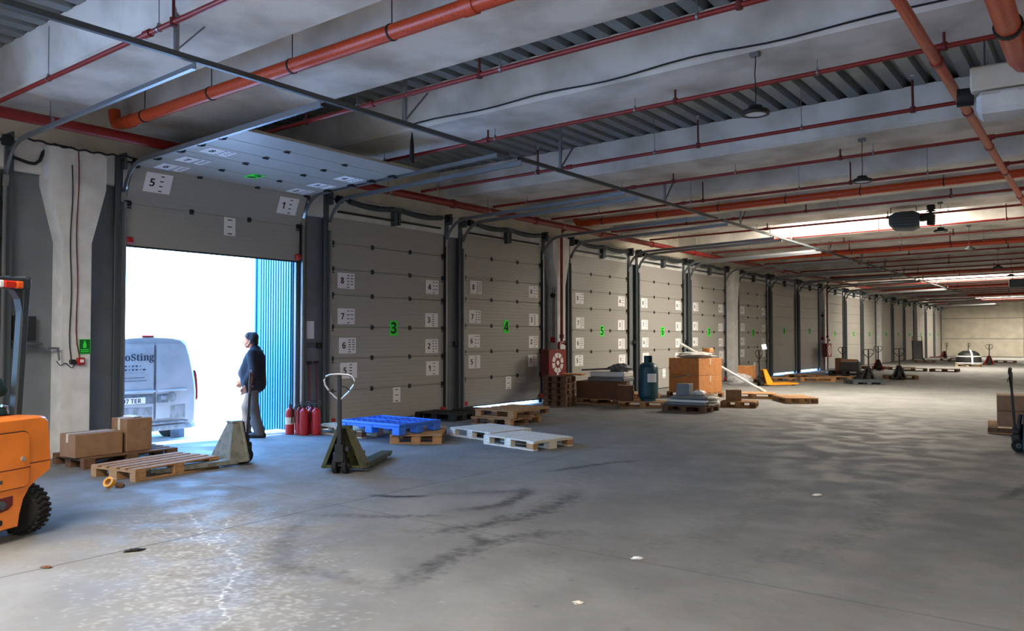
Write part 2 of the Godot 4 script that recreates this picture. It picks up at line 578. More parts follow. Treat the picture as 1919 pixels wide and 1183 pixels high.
func wall_and_floor() -> void:
	var f := MB.new()
	var quadf := func(x0: float, x1: float, z0: float, z1: float, worn: bool) -> void:
		f.quad(Vector3(x0, 0, z0), Vector3(x1, 0, z0), Vector3(x1, 0, z1), Vector3(x0, 0, z1))
		for q in [0, 2, 1, 0, 3, 2]:
			f.uv2.append(Vector2(1.0 if q in [1, 2] else 0.0, 1.0 if q in [2, 3] else 0.0) if worn else Vector2(0.002, 0.002))
	quadf.call(-12.0, 4.0, 0.0, -16.0, true)
	quadf.call(4.0, RIGHT, 0.0, -16.0, false)
	quadf.call(-12.0, RIGHT, -16.0, FAR, false)
	quadf.call(-12.0, RIGHT, NEAR, 0.0, false)
	var below := MB.new()
	below.box(Vector3((RIGHT - 12.0) / 2, -0.16, (FAR + NEAR) / 2), Vector3(RIGHT + 12.0, 0.3, NEAR - FAR))
	struct("floor", f, floor_material(), "dusty grey concrete slab with tyre marks and saw cuts")
	struct("floor_base", below, M.concrete)
	# the yard outside
	var g := MB.new()
	g.box(Vector3(-42.0, -0.20, -30), Vector3(60, 0.2, 160))
	struct("ground", g, M.ground_out, "pale yard in full daylight outside the dock doors")
	# wall of the docks: grey panels between the openings, white lintel, cream wall above
	var w := frame("wall_left")
	var z := NEAR
	for i in range(-3, 18):
		var o: Array = opening(i)
		var b := MB.new()
		b.box(Vector3(WALL - 0.1, 1.925, (z + o[0]) / 2), Vector3(0.2, 3.85, z - o[0]), 0.01)
		put("pier_panel", b, M.grey_panel, w)
		z = o[0] - o[1]
	var b := MB.new()
	b.box(Vector3(WALL - 0.1, 1.925, (z + FAR) / 2), Vector3(0.2, 3.85, z - FAR), 0.01)
	put("pier_panel", b, M.grey_panel, w)
	b = MB.new()
	b.box(Vector3(WALL - 0.06, 4.075, (NEAR + FAR) / 2), Vector3(0.28, 0.45, NEAR - FAR), 0.02)
	put("lintel", b, M.white_paint, w)
	b = MB.new()
	b.box(Vector3(WALL - 0.1, 4.95, (NEAR + FAR) / 2), Vector3(0.2, 1.3, NEAR - FAR))
	put("upper_wall", b, M.cream_wall, w)
	# end wall of big flat panels
	w = frame("wall_back")
	for r in [[0.0, 1.5], [1.5, 3.25], [3.25, 5.6]]:
		for c in 4:
			b = MB.new()
			b.box(Vector3(WALL + 3.025 + 6.05 * c, (r[0] + r[1]) / 2, FAR - 0.1), Vector3(6.03, r[1] - r[0] - 0.03, 0.2), 0.02)
			put("wall_panel", b, M.far_panel, w)
	b = MB.new()
	b.box(Vector3(0.5, 2.6, FAR - 0.17), Vector3(25.2, 6.0, 0.26))
	put("wall_core", b, M.grey_panel, w)
	b = MB.new()
	b.box(Vector3(RIGHT + 0.1, 2.9, (NEAR + FAR) / 2), Vector3(0.2, 5.8, NEAR - FAR))
	struct("wall_right", b, M.cream_wall)
	b = MB.new()
	b.box(Vector3(0.5, 2.9, NEAR + 0.1), Vector3(24.6, 5.8, 0.2))
	struct("wall_front", b, M.cream_wall)
	# columns with flared heads, one on every bay line
	var col := PackedVector2Array([Vector2(-0.19, 0), Vector2(0.19, 0), Vector2(0.19, 2.95), Vector2(0.38, 3.72), Vector2(0.38, 4.22), Vector2(-0.38, 4.22), Vector2(-0.38, 3.72), Vector2(-0.19, 2.95)])
	for k in range(-1, 6):
		b = MB.new()
		b.t = at3(Vector3(WALL, 0, BAY0 + 0.16 - BAY * k), PI / 2)
		b.prism(col, -0.02, 0.30)
		struct("column", b, M.white_paint, "white concrete column with a flared head")

func roof() -> void:
	var tilt := Basis.from_euler(Vector3(0, 0, atan(SLOPE)))
	var len_ := RIGHT - WALL
	# concrete roof beams; outline in (distance beyond the bay line, height)
	var shapes := []
	for e in [[-1.2, -0.2, 0.10, 0.02], [0.42, 1.5, 0.02, 0.04], [3.11, 4.35, 0.06, 0.12], [7.58, 9.2, 0.08, 0.14]]:
		shapes.append(PackedVector2Array([Vector2(e[0], 0), Vector2(e[0] + 0.05, -0.04), Vector2(e[1] - 0.05, -0.04), Vector2(e[1], 0), Vector2(e[1] + e[3], 0.52), Vector2(e[0] - e[2], 0.52)]))
	for k in range(-2, 6):
		var zk := BAY0 - BAY * k
		for s in shapes.size():
			var p: PackedVector2Array = shapes[s]
			if zk - p[0].x > NEAR or zk - p[3].x < FAR:
				continue
			var b := MB.new()
			b.t = Transform3D(tilt * Basis.from_euler(Vector3(0, PI / 2, 0)), Vector3(WALL, 4.70, zk))
			b.prism(p, 0.0, len_ + 0.05)
			struct("ceiling_beam", b, M.concrete, "painted concrete roof beam spanning the hall")
		if k > -2:
			var b := MB.new()   # gutter bottom between the twin beams of a bay line
			b.t = Transform3D(tilt, Vector3(WALL, 5.02, zk - 0.15))
			b.box(Vector3(len_ / 2, 0.1, 0), Vector3(len_, 0.08, 0.66))
			struct("ceiling_gutter", b, M.cream_wall)
	# ribbed steel deck, ribs running with the hall; translucent strips in every second bay
	var pitch := len_ / 80.0
	for k in range(-2, 6):
		var zk := BAY0 - BAY * k
		for seg in [[0.0, 4.5, false], [4.5, 7.4, posmod(k, 2) == 1], [7.4, BAY, false]]:
			var z0 := minf(zk - seg[0], NEAR)
			var z1 := maxf(zk - seg[1], FAR)
			if z0 - z1 < 0.3:
				continue
			var b := MB.new()
			b.t = Transform3D(tilt, Vector3(WALL, 5.21, 0))
			for i in 80:
				var x := i * pitch
				var lit: bool = seg[2] and ((x > 3.5 and x < 8.2) or (x > 14.6 and x < 19.3))
				if lit:
					continue
				var q := [Vector2(x, 0), Vector2(x + pitch * 0.55, 0), Vector2(x + pitch * 0.66, 0.1), Vector2(x + pitch * 0.89, 0.1), Vector2(x + pitch, 0)]
				for j in 4:
					b.quad(Vector3(q[j].x, q[j].y, z1), Vector3(q[j + 1].x, q[j + 1].y, z1), Vector3(q[j + 1].x, q[j + 1].y, z0), Vector3(q[j].x, q[j].y, z0))
			struct("ceiling_deck", b, M.deck, "ribbed steel roof deck")
			if seg[2]:
				for x0 in [3.63, 14.8]:
					var s := MB.new()
					s.t = Transform3D(tilt, Vector3(WALL, 5.21, 0))
					s.box(Vector3(x0 + 2.3, 0.06, (z0 + z1) / 2), Vector3(4.6, 0.05, z0 - z1))
					struct("skylight_window", s, M.skylight, "translucent roof strip glowing with daylight")
					sky_lamp(Vector3(WALL + x0 + 2.3, 5.21 + rise(WALL + x0 + 2.3) + 0.0, (z0 + z1) / 2), 4.5, z0 - z1 - 0.1)
	var c := MB.new()
	c.t = Transform3D(tilt, Vector3(WALL, 5.42, 0))
	c.box(Vector3(len_ / 2, 0, (NEAR + FAR) / 2), Vector3(len_ + 0.6, 0.12, NEAR - FAR + 0.6))
	struct("ceiling", c, M.grey_panel)

func sky_lamp(p: Vector3, sx: float, sz: float) -> void:
	var l := AreaLight3D.new()
	l.name = numbered("skylight_daylight")
	l.area_size = Vector2(sx, sz)
	l.area_normalize_energy = true
	l.light_energy = SKYLIGHT
	l.light_color = Color(1.0, 0.94, 0.85)
	l.position = p
	l.rotation_degrees = Vector3(-90, 0, 0)
	l.shadow_enabled = true
	l.area_range = 120.0
	l.area_attenuation = 2.0
	add_child(l)

# ------------------------------------------------------------------ dock doors
const ROWS := [0.63, 0.60, 0.59, 0.60, 0.48, 0.48, 0.48]
const LEAF_OPEN := [[0.0, 2.99], [0.0, 3.63], [0.22, 4.16], [0.80, 4.20], [2.98, 4.28]]   # (out of the wall, height) along the raised leaf

func on_leaf(s: float, x: float, raised: bool, lift: float) -> Transform3D:   # the spot s metres from the leaf's lower edge
	if not raised:
		return Transform3D(Basis(), Vector3(x, s + lift, 0))
	for i in LEAF_OPEN.size() - 1:
		var a := Vector2(LEAF_OPEN[i][0], LEAF_OPEN[i][1])
		var b := Vector2(LEAF_OPEN[i + 1][0], LEAF_OPEN[i + 1][1])
		if s <= a.distance_to(b) or i == LEAF_OPEN.size() - 2:
			var d := (b - a).normalized()
			var p := a + d * s
			return Transform3D(Basis(Vector3.RIGHT, Vector3(0, d.y, d.x), Vector3(0, -d.x, d.y)), Vector3(x, p.y, p.x))
		s -= a.distance_to(b)
	return Transform3D()

func sheet(parent: Node3D, t: Transform3D, w: float, h: float, number: String, rows: int, columns: int, green := false) -> void:
	var b := MB.new()
	b.box(Vector3.ZERO, Vector3(w, h, 0.004))
	var s := put("green_number_sheet" if green else "paper_sheet", b, M.sign_green if green else M.paper, parent, t * at3(Vector3(0, 0, 0.024)))
	if number != "":
		var big := h * (0.8 if green else 0.42)
		put("numeral", text(number, big * 1.3, 0.003), M.ink, s, at3(Vector3(0 if green or columns == 0 else -w * 0.22, 0, 0.003)))
	if rows > 0:
		b = MB.new()
		for c in columns:
			for r in rows - c % 2:
				var x := w * ((0.12 + 0.22 * c) if number != "" else 0.0)
				b.box(Vector3(x, h * (0.36 - 0.76 * r / maxf(rows - 1, 1)), 0.003), Vector3(w * (0.13 if number != "" else 0.4), h * 0.05, 0.002))
		put("print", b, M.ink, s)

func dock_door(i: int) -> void:
	var raised := i == 0
	var o: Array = opening(i)
	var w: float = o[1]
	var lift: float = {2: 0.09, 1: 0.02, 7: 0.10, 8: 0.12, 9: 0.02}.get(i, 0.015)
	var number := i + 2
	var d := frame("door_%d" % number)
	d.set_meta("label", "raised sectional dock door with its sections under the roof, marked 2 in green" if raised else "closed sectional dock door marked %d in green" % number)
	d.transform = at3(Vector3(WALL + 0.08, 0, o[0]), PI / 2)
	var detail := i < 7
	var s := 0.0
	var hinges := MB.new()
	for r in ROWS.size():
		var h: float = ROWS[r]
		var a := on_leaf(s + 0.01, w / 2, raised, lift)
		var e := on_leaf(s + h - 0.01, w / 2, raised, lift)
		var up := (e.origin - a.origin).normalized()
		var t := Transform3D(Basis(Vector3.RIGHT, up, Vector3.RIGHT.cross(up)), (a.origin + e.origin) / 2)
		var b := MB.new()
		b.box(Vector3.ZERO, Vector3(w, h - 0.006, 0.04), 0.006)
		b.box(Vector3(0, 0.0, -0.012), Vector3(w, h + (0.02 if r < ROWS.size() - 1 else 0.0), 0.012))
		put("door_section", b, M.door_skin, d, t)
		if detail and r < ROWS.size() - 1:
			for x in [0.05, w / 3, w * 2 / 3, w - 0.05]:
				hinges.t = on_leaf(s + h, x, raised, lift)
				hinges.box(Vector3(0, 0.0, 0.026), Vector3(0.07, 0.09, 0.012), 0.003)
				hinges.cyl(Vector3(-0.04, 0, 0.036), Vector3(0.04, 0, 0.036), 0.012, -1, 6)
				if x < 0.1 or x > w - 0.1:
					hinges.box(Vector3(0, -0.07, 0.026), Vector3(0.06, 0.02, 0.03))
					hinges.cyl(Vector3(0, 0.02, 0.05), Vector3(0.09 if x > 1 else -0.09, 0.02, 0.05), 0.014, -1, 6)
		s += h
	if detail:
		var hh := put("hinge", hinges, M.dark_steel, d)
		hh.set_meta("kind", "stuff")
	# bottom seal and red cable brackets
	var b := MB.new()
	b.t = on_leaf(0, w / 2, raised, lift)
	b.box(Vector3(0, -0.0, 0), Vector3(w, 0.03, 0.05), 0.01)
	put("bottom_seal", b, M.rubber, d)
	if detail:
		for x in [0.05, w - 0.05]:
			b = MB.new()
			b.t = on_leaf(0.02, x, raised, lift)
			b.box(Vector3(0, 0.06, 0.05), Vector3(0.12, 0.10, 0.07), 0.02)
			put("cable_bracket", b, M.red_bright, d)
	# tracks: up the jambs, round, and out under the roof
	for side in [0, 1]:
		var x := -0.05 if side == 0 else w + 0.05
		b = MB.new()
		var pts := [Vector3(x, 0.02, 0.05), Vector3(x, 3.62, 0.05)]
		for q in 6:
			var a := PI / 2 * (q + 1) / 6.0
			pts.append(Vector3(x, 3.62 + 0.56 * sin(a), 0.05 + 0.56 * (1 - cos(a))))
		pts.append(Vector3(x, 4.30, 4.42))
		for q in pts.size() - 1:
			b.bar(pts[q], pts[q + 1], 0.012, 0.07, Vector3.FORWARD if q == 0 else Vector3.UP)
			var off := Vector3((0.02 if side == 0 else -0.02), 0, 0)
			var up := Vector3(0, 0, 0.032) if q == 0 else Vector3(0, -0.032, 0)
			if q in [0, pts.size() - 2]:
				b.bar(pts[q] + off + up, pts[q + 1] + off + up, 0.04 if q else 0.04, 0.006, Vector3.FORWARD if q == 0 else Vector3.UP)
		put("track", b, M.galv, d)
		b = MB.new()
		var sx := -1.0 if side == 0 else 1.0
		b.box(Vector3(x + sx * 0.05, 2.14, 0.01), Vector3(0.11, 4.28, 0.05), 0.006)
		b.box(Vector3(x + sx * 0.01, 1.8, 0.03), Vector3(0.05, 3.6, 0.03))
		b.box(Vector3(x - sx * 0.02, 1.92, -0.05), Vector3(0.14, 3.84, 0.055))
		b.box(Vector3(x + sx * 0.03, 4.20, 0.09), Vector3(0.03, 0.24, 0.2), 0.006)
		put("track_post", b, M.grey_steel, d)
	# shaft with two sagging springs, drums and brackets over the door
	b = MB.new()
	b.cyl(Vector3(-0.12, 4.20, 0.14), Vector3(w + 0.15, 4.20, 0.14), 0.014, -1, 8)
	put("spring_shaft", b, M.dark_steel, d)
	for side in [0, 1]:
		b = MB.new()
		var x0 := 0.35 if side == 0 else w / 2 + 0.15
		var x1 := w / 2 - 0.05 if side == 0 else w - 0.2
		var n := 26 if detail else 8
		var pr := []
		for q in n + 1:
			var u := float(q) / n
			pr.append(Vector3(lerpf(x0, x1, u), 4.20 - 0.05 * sin(PI * u), 0.14))
		b.tube(pr, 0.045, 8)
		if detail:
			for q in n:
				b.cyl(pr[q], pr[q].lerp(pr[q + 1], 0.5), 0.053, 0.053, 8)
		put("torsion_spring", b, M.grey_steel, d)
		b = MB.new()
		var xd := 0.06 if side == 0 else w - 0.02
		b.cyl(Vector3(xd, 4.20, 0.14), Vector3(xd + 0.1, 4.20, 0.14), 0.075, -1, 12)
		put("cable_drum", b, M.dark_steel, d)
	b = MB.new()
	b.box(Vector3(w / 2 + 0.03, 4.06, 0.06), Vector3(0.08, 0.36, 0.12), 0.006)
	b.box(Vector3(w / 2 + 0.16, 4.06, 0.05), Vector3(0.06, 0.3, 0.1), 0.006)
	b.box(Vector3(w / 2 + 0.05, 4.19, 0.14), Vector3(0.2, 0.09, 0.1), 0.01)
	put("spring_bracket", b, M.grey_steel, d)
	b = MB.new()
	b.box(Vector3(w / 2, 3.99, 0.055), Vector3(w * 0.9, 0.035, 0.06))
	put("cable_tray", b, M.dark_steel, d)
	# papers: four on each edge, one low in the middle, the green number
	if number >= 2 and i >= 0:
		sheet(d, on_leaf(1.81, w * 0.52, raised, lift), 0.22, 0.30, str(number), 0, 0, true)
	if detail and i >= 0:
		var n := 0
		for y in [1.0, 1.47, 2.02, 2.69]:
			sheet(d, on_leaf(y, 0.42 + 0.04 * sin(i * 2.0 + n), raised, lift), 0.42, 0.297, str(5 + n), 4 + (n + i) % 3, 1 if (n == 0) else 2)
			sheet(d, on_leaf(y - 0.03 if n < 3 else y, w - 0.36 + 0.03 * sin(i * 3.0 + n), raised, lift), 0.40, 0.297, str(1 + n), 4 + n % 3, 1 if n in [0, 2] else 2)
			n += 1
		sheet(d, on_leaf(0.47, w * 0.55, raised, lift), 0.21, 0.297, "", 3, 1)

func piers() -> void:
	# latch rails and dock papers on the grey piers between neighbouring doors
	for i in [0, 1, 3, 4, 6, 7]:
		var o: Array = opening(i)
		var n: Array = opening(i + 1)
		var z0: float = o[0] - o[1] - 0.14
		var z1: float = n[0] + 0.14
		var t := thing("pull_rail", "steel pull rail on the grey pier between dock doors %s and %s" % [NUM[i + 2], NUM[i + 3]], "rail", Vector3(WALL, 1.50, z0), 0.0, "pull rails on the grey piers")
		var b := MB.new()
		b.bar(Vector3(0.02, 0, 0), Vector3(0.02, 0, z1 - z0 + 0.02), 0.03, 0.07, Vector3.UP, 0.005)
		put("rail_bar", b, M.grey_steel, t)
		b = MB.new()
		b.box(Vector3(0.045, 0.0, z1 - z0 + 0.06), Vector3(0.08, 0.1, 0.1), 0.01)
		put("end_stop", b, M.black, t)

func track_rails() -> void:
	# long C rails that tie the ends of the door tracks together, hung from the roof on slotted posts
	for r in [[3.0, -9.45, 4.36, "nearest steel rail tying the ends of the dock door tracks, over the open door"], [-9.72, -17.4, 4.36, "second steel rail tying door track ends, from the door marked 3"], [-17.7, -29.3, 4.36, "third steel rail tying door track ends, over doors marked 5 to 7"], [-29.6, -41.0, 4.36, "fourth steel rail tying door track ends, over doors marked 8 to 10"], [-41.7, -53.0, 4.36, "fifth steel rail tying door track ends, over doors marked 11 to 13"]]:
		var t := thing("track_rail", r[3], "rail", Vector3(-7.12, r[2], r[0]), 0.0, "rails across the door track ends")
		var b := MB.new()
		var n: float = r[1] - r[0]
		b.box(Vector3(0, 0.03, n / 2), Vector3(0.05, 0.006, -n))
		b.box(Vector3(-0.02, 0.005, n / 2), Vector3(0.006, 0.05, -n))
		b.box(Vector3(0.02, 0.005, n / 2), Vector3(0.006, 0.05, -n))
		b.box(Vector3(0.01, -0.022, n / 2), Vector3(0.05, 0.006, -n))
		put("rail_profile", b, M.grey_steel, t)
		var m := int(-n / 3.9) + 1
		for q in m:
			var z := n * (q + 0.3) / m
			b = MB.new()
			b.bar(Vector3(0, 0, z), Vector3(0, 5.2 - r[2], z), 0.04, 0.04)
			b.bar(Vector3(0, 0.04, z), Vector3(0, 0.5, z - 0.42), 0.03, 0.012)
			put("hanger_post", b, M.galv, t)

# ------------------------------------------------------------------ pipes, lamps and heaters under the roof
const NUM := ["zero", "one", "two", "three", "four", "five", "six", "seven", "eight", "nine", "ten", "eleven", "twelve", "thirteen", "fourteen", "fifteen", "sixteen", "seventeen", "eighteen", "nineteen"]
const ORD := ["first", "second", "third", "fourth", "fifth", "sixth", "seventh"]

func bay_words(k: int) -> String:
	return "the bay before the open door" if k < 0 else ("the open door's bay" if k == 0 else "doors %s to %s" % [NUM[2 + 3 * k], NUM[4 + 3 * k]])

func pipes() -> void:
	var span := RIGHT - 0.4 + 10.8
	var tilt := atan(SLOPE)
	var bare := MB.new()
	bare.cyl(Vector3.ZERO, Vector3(span, 0, 0), 0.027, -1, 10)
	for x in range(3, 24, 6):
		bare.cyl(Vector3(x + 0.4, 0, 0), Vector3(x + 0.5, 0, 0), 0.04, -1, 10)
	var bare_m := bare.mesh()
	var hang := MB.new()
	hang.cyl(Vector3(0, 0.02, 0), Vector3(0, 0.6, 0), 0.005, -1, 5, false)
	hang.box(Vector3(0, 0.03, 0), Vector3(0.025, 0.05, 0.03), 0.004)
	hang.cyl(Vector3(-0.012, 0, 0), Vector3(0.012, 0, 0), 0.033, -1, 10)
	var hang_m := hang.mesh()
	var up := MB.new()
	up.cyl(Vector3(0, 0.02, 0), Vector3(0, 0.40, 0), 0.015, -1, 8)
	up.cyl(Vector3(0, -0.035, 0), Vector3(0, 0.04, 0), 0.036, -1, 8)
	var up_m := up.mesh()
	var head := MB.new()
	head.cyl(Vector3(0, 0.40, 0), Vector3(0, 0.44, 0), 0.012, 0.02, 6)
	head.cyl(Vector3(0, 0.455, 0), Vector3(0, 0.46, 0), 0.022, -1, 8)
	var head_m := head.mesh()
	for k in range(-1, 6):
		for j in 5:
			var z: float = BAY0 - BAY * k - [1.55, 3.85, 6.15, 8.45, 10.75][j]
			if k < 0 and j < 1 or z < FAR + 0.5:
				continue
			var t := thing("sprinkler_pipe", "thin red ceiling sprinkler pipe over %s, %s of five" % [bay_words(k), ORD[j]], "pipe", Vector3(WALL + 0.8, 4.52, z), 0, "red sprinkler branch pipes")
			t.rotation.z = tilt
			put("pipe", bare_m, M.red_pipe, t)
			var near := k < 2
			var joined := MB.new()
			for q in 10:
				var x := 0.9 + 2.3 * q + 0.5 * sin(j * 2.1 + k)
				if near:
					put("hanger", hang_m, M.galv, t, at3(Vector3(x, 0, 0)))
				else:
					joined.cyl(Vector3(x, 0.02, 0), Vector3(x, 0.6, 0), 0.005, -1, 5, false)
					joined.cyl(Vector3(x - 0.012, 0, 0), Vector3(x + 0.012, 0, 0), 0.033, -1, 8)
			if not near:
				put("hangers", joined, M.galv, t).set_meta("kind", "stuff")
			for q in 7:
				var x: float = 2.2 + 3.0 * q + [0.0, 1.3, 0.6, 2.1, 1.7][j]
				if (j % 2 == 0) or near:
					var r := put("upright", up_m, M.dark_red, t, at3(Vector3(x, 0, 0)))
					if near:
						put("sprinkler_head", head_m, M.bright_steel, r)
	# main along the door wall
	var t := thing("sprinkler_main", "thick red sprinkler main pipe running along the wall above the dock doors", "pipe", Vector3(WALL + 0.8, 4.405, NEAR - 0.1))
	var b := MB.new()
	b.cyl(Vector3.ZERO, Vector3(0, 0, FAR - NEAR + 0.6), 0.072, -1, 14)
	put("pipe", b, M.red_pipe, t)
	for q in 27:
		b = MB.new()
		var z := -1.7 - 3.0 * q
		b.cyl(Vector3(0, 0, z), Vector3(0, 0, z - 0.09), 0.09, -1, 14)
		b.cyl(Vector3(0.095, 0, z - 0.045), Vector3(-0.095, 0, z - 0.045), 0.02, -1, 6)
		put("coupling", b, M.red_pipe, t)
		b = MB.new()
		b.cyl(Vector3(0, 0.07, z - 1.2), Vector3(0, 0.34, z - 1.2), 0.006, -1, 6)
		b.cyl(Vector3(0, 0, z - 1.18), Vector3(0, 0, z - 1.22), 0.078, -1, 12)
		put("hanger", b, M.galv, t)
	# orange drains in the gutters
	for k in range(0, 6):
		var d := thing("drain_pipe", "fat orange plastic drain pipe crossing the ceiling %s" % ["above the near white column", "past door four", "past door seven", "past door ten", "past door thirteen", "past door sixteen"][k], "pipe", Vector3(WALL + 0.5, 4.60, BAY0 - 0.22 - BAY * k), 0, "orange drain pipes")
		d.rotation.z = tilt
		b = MB.new()
		b.tube([Vector3(0, 0.22, 0), Vector3(0.02, 0.1, 0), Vector3(0.07, 0.02, 0), Vector3(0.18, 0, 0), Vector3(span, 0, 0)], 0.08, 14)
		for x in [0.35, 6.4, 12.4, 18.4]:
			b.cyl(Vector3(x, 0, 0), Vector3(x + 0.14, 0, 0), 0.092, -1, 14)
		put("pipe", b, M.orange_pipe, d)
		for q in 14:
			var x := 0.8 + 1.55 * q
			b = MB.new()
			b.cyl(Vector3(x, 0, 0), Vector3(x + 0.025, 0, 0), 0.087, -1, 14)
			b.cyl(Vector3(x + 0.012, 0.08, 0), Vector3(x + 0.012, 0.42, 0), 0.006, -1, 5)
			put("pipe_clip", b, M.black, d)
	# feed pipe running down the hall, under the branches
	t = thing("feed_pipe", "orange red feed pipe running down the hall under the sprinkler pipes", "pipe", Vector3(-1.37, 4.50, NEAR - 0.1))
	b = MB.new()
	b.cyl(Vector3.ZERO, Vector3(0, 0, FAR - NEAR + 0.6), 0.052, -1, 14)
	put("pipe", b, M.orange_pipe, t)
	for k in range(-1, 6):
		for j in 5:
			var z: float = BAY0 - BAY * k - [1.55, 3.85, 6.15, 8.45, 10.75][j] - NEAR + 0.1
			b = MB.new()
			b.cyl(Vector3(0, 0, z + 0.05), Vector3(0, 0, z - 0.05), 0.064, -1, 12)
			b.cyl(Vector3(0, 0.03, z), Vector3(0, 0.12, z), 0.03, -1, 8)
			put("coupling", b, M.red_pipe, t)
	t = thing("riser_pipe", "fat orange pipe in the upper right corner, ending in an elbow", "pipe", Vector3(-0.66, 4.40, 4.0))
	b = MB.new()
	b.tube([Vector3(0, 0, 0), Vector3(0, 0, -13.2), Vector3(0.03, 0, -13.4), Vector3(0.14, 0, -13.5), Vector3(3.0, 0, -13.5)], 0.10, 16)
	put("pipe", b, M.orange_pipe, t)
	for z in [-7.6, -10.6, -12.2]:
		b = MB.new()
		b.cyl(Vector3(0, 0, z), Vector3(0, 0, z - 0.06), 0.12, -1, 16)
		b.cyl(Vector3(0, 0.1, z - 0.03), Vector3(0, 0.39, z - 0.03), 0.008, -1, 6)
		put("pipe_clip", b, M.black, t)

func lamps() -> void:
	for k in range(0, 6):
		for j in 2:
			var z: float = BAY0 - BAY * k - [3.2, 7.95][j]
			var x: float = -3.05
			var y: float = 4.11
			var t := thing("hanging_lamp", "round black hanging lamp, unlit, over %s, %s of two" % [bay_words(k), ["nearer", "farther"][j]], "lamp", Vector3(x, y, z), 0, "round hanging lamps")
			var b := MB.new()
			b.lathe([Vector2(0, 0.075), Vector2(0.07, 0.07), Vector2(0.085, 0.035), Vector2(0.14, 0.02), Vector2(0.15, 0.0), Vector2(0.15, -0.025), Vector2(0.12, -0.03), Vector2(0.118, -0.016), Vector2(0, -0.016)], 24)
			put("lamp_housing", b, M.dark_steel, t)
			b = MB.new()
			b.lathe([Vector2(0.117, -0.017), Vector2(0.10, -0.021), Vector2(0, -0.021)], 24)
			put("lamp_lens", b, M.paper, t)
			b = MB.new()
			b.tube([Vector3(0, 0.07, 0), Vector3(0.008, 0.25, 0.004), Vector3(-0.004, 0.42, 0), Vector3(0.006, 0.56, 0), Vector3(0, 0.655, 0)], 0.006, 6)
			put("lamp_cable", b, M.black, t)
			b = MB.new()
			b.box(Vector3(0, 0.66, 0), Vector3(0.11, 0.09, 0.08), 0.01)
			put("junction_box", b, M.grey_plastic, t)
	# cable sagging along the second beam's lower edge
	var b := MB.new()
	var pts := []
	for i in 61:
		var x := WALL + 3.4 + i * 0.28
		pts.append(Vector3(x, 4.70 + rise(x) + 0.015 * sin(i * 0.9) - 0.012 * absf(sin(i * 0.37)), -8.40 + 0.02 * sin(i * 0.5)))
	b.tube(pts, 0.011, 6)
	b.tube([pts[0], pts[0] + Vector3(-0.02, 0.05, 0.05), pts[0] + Vector3(-0.04, 0.42, 0.02)], 0.011, 6)
	tag(put("power_cable", b, M.black), "black cable clipped along the lower edge of a roof beam, sagging slightly", "cable")
	b = MB.new()
	b.lathe([Vector2(0, 0.47), Vector2(0.006, 0.46), Vector2(0.03, 0.30), Vector2(0.04, 0.02), Vector2(0.03, 0.0), Vector2(0, 0)], 12)
	tag(put("cable_drop", b, M.black, null, at3(Vector3(-8.15, 4.2, -8.47))), "black tapered cable bundle hanging beside the raised door's far corner", "cable")

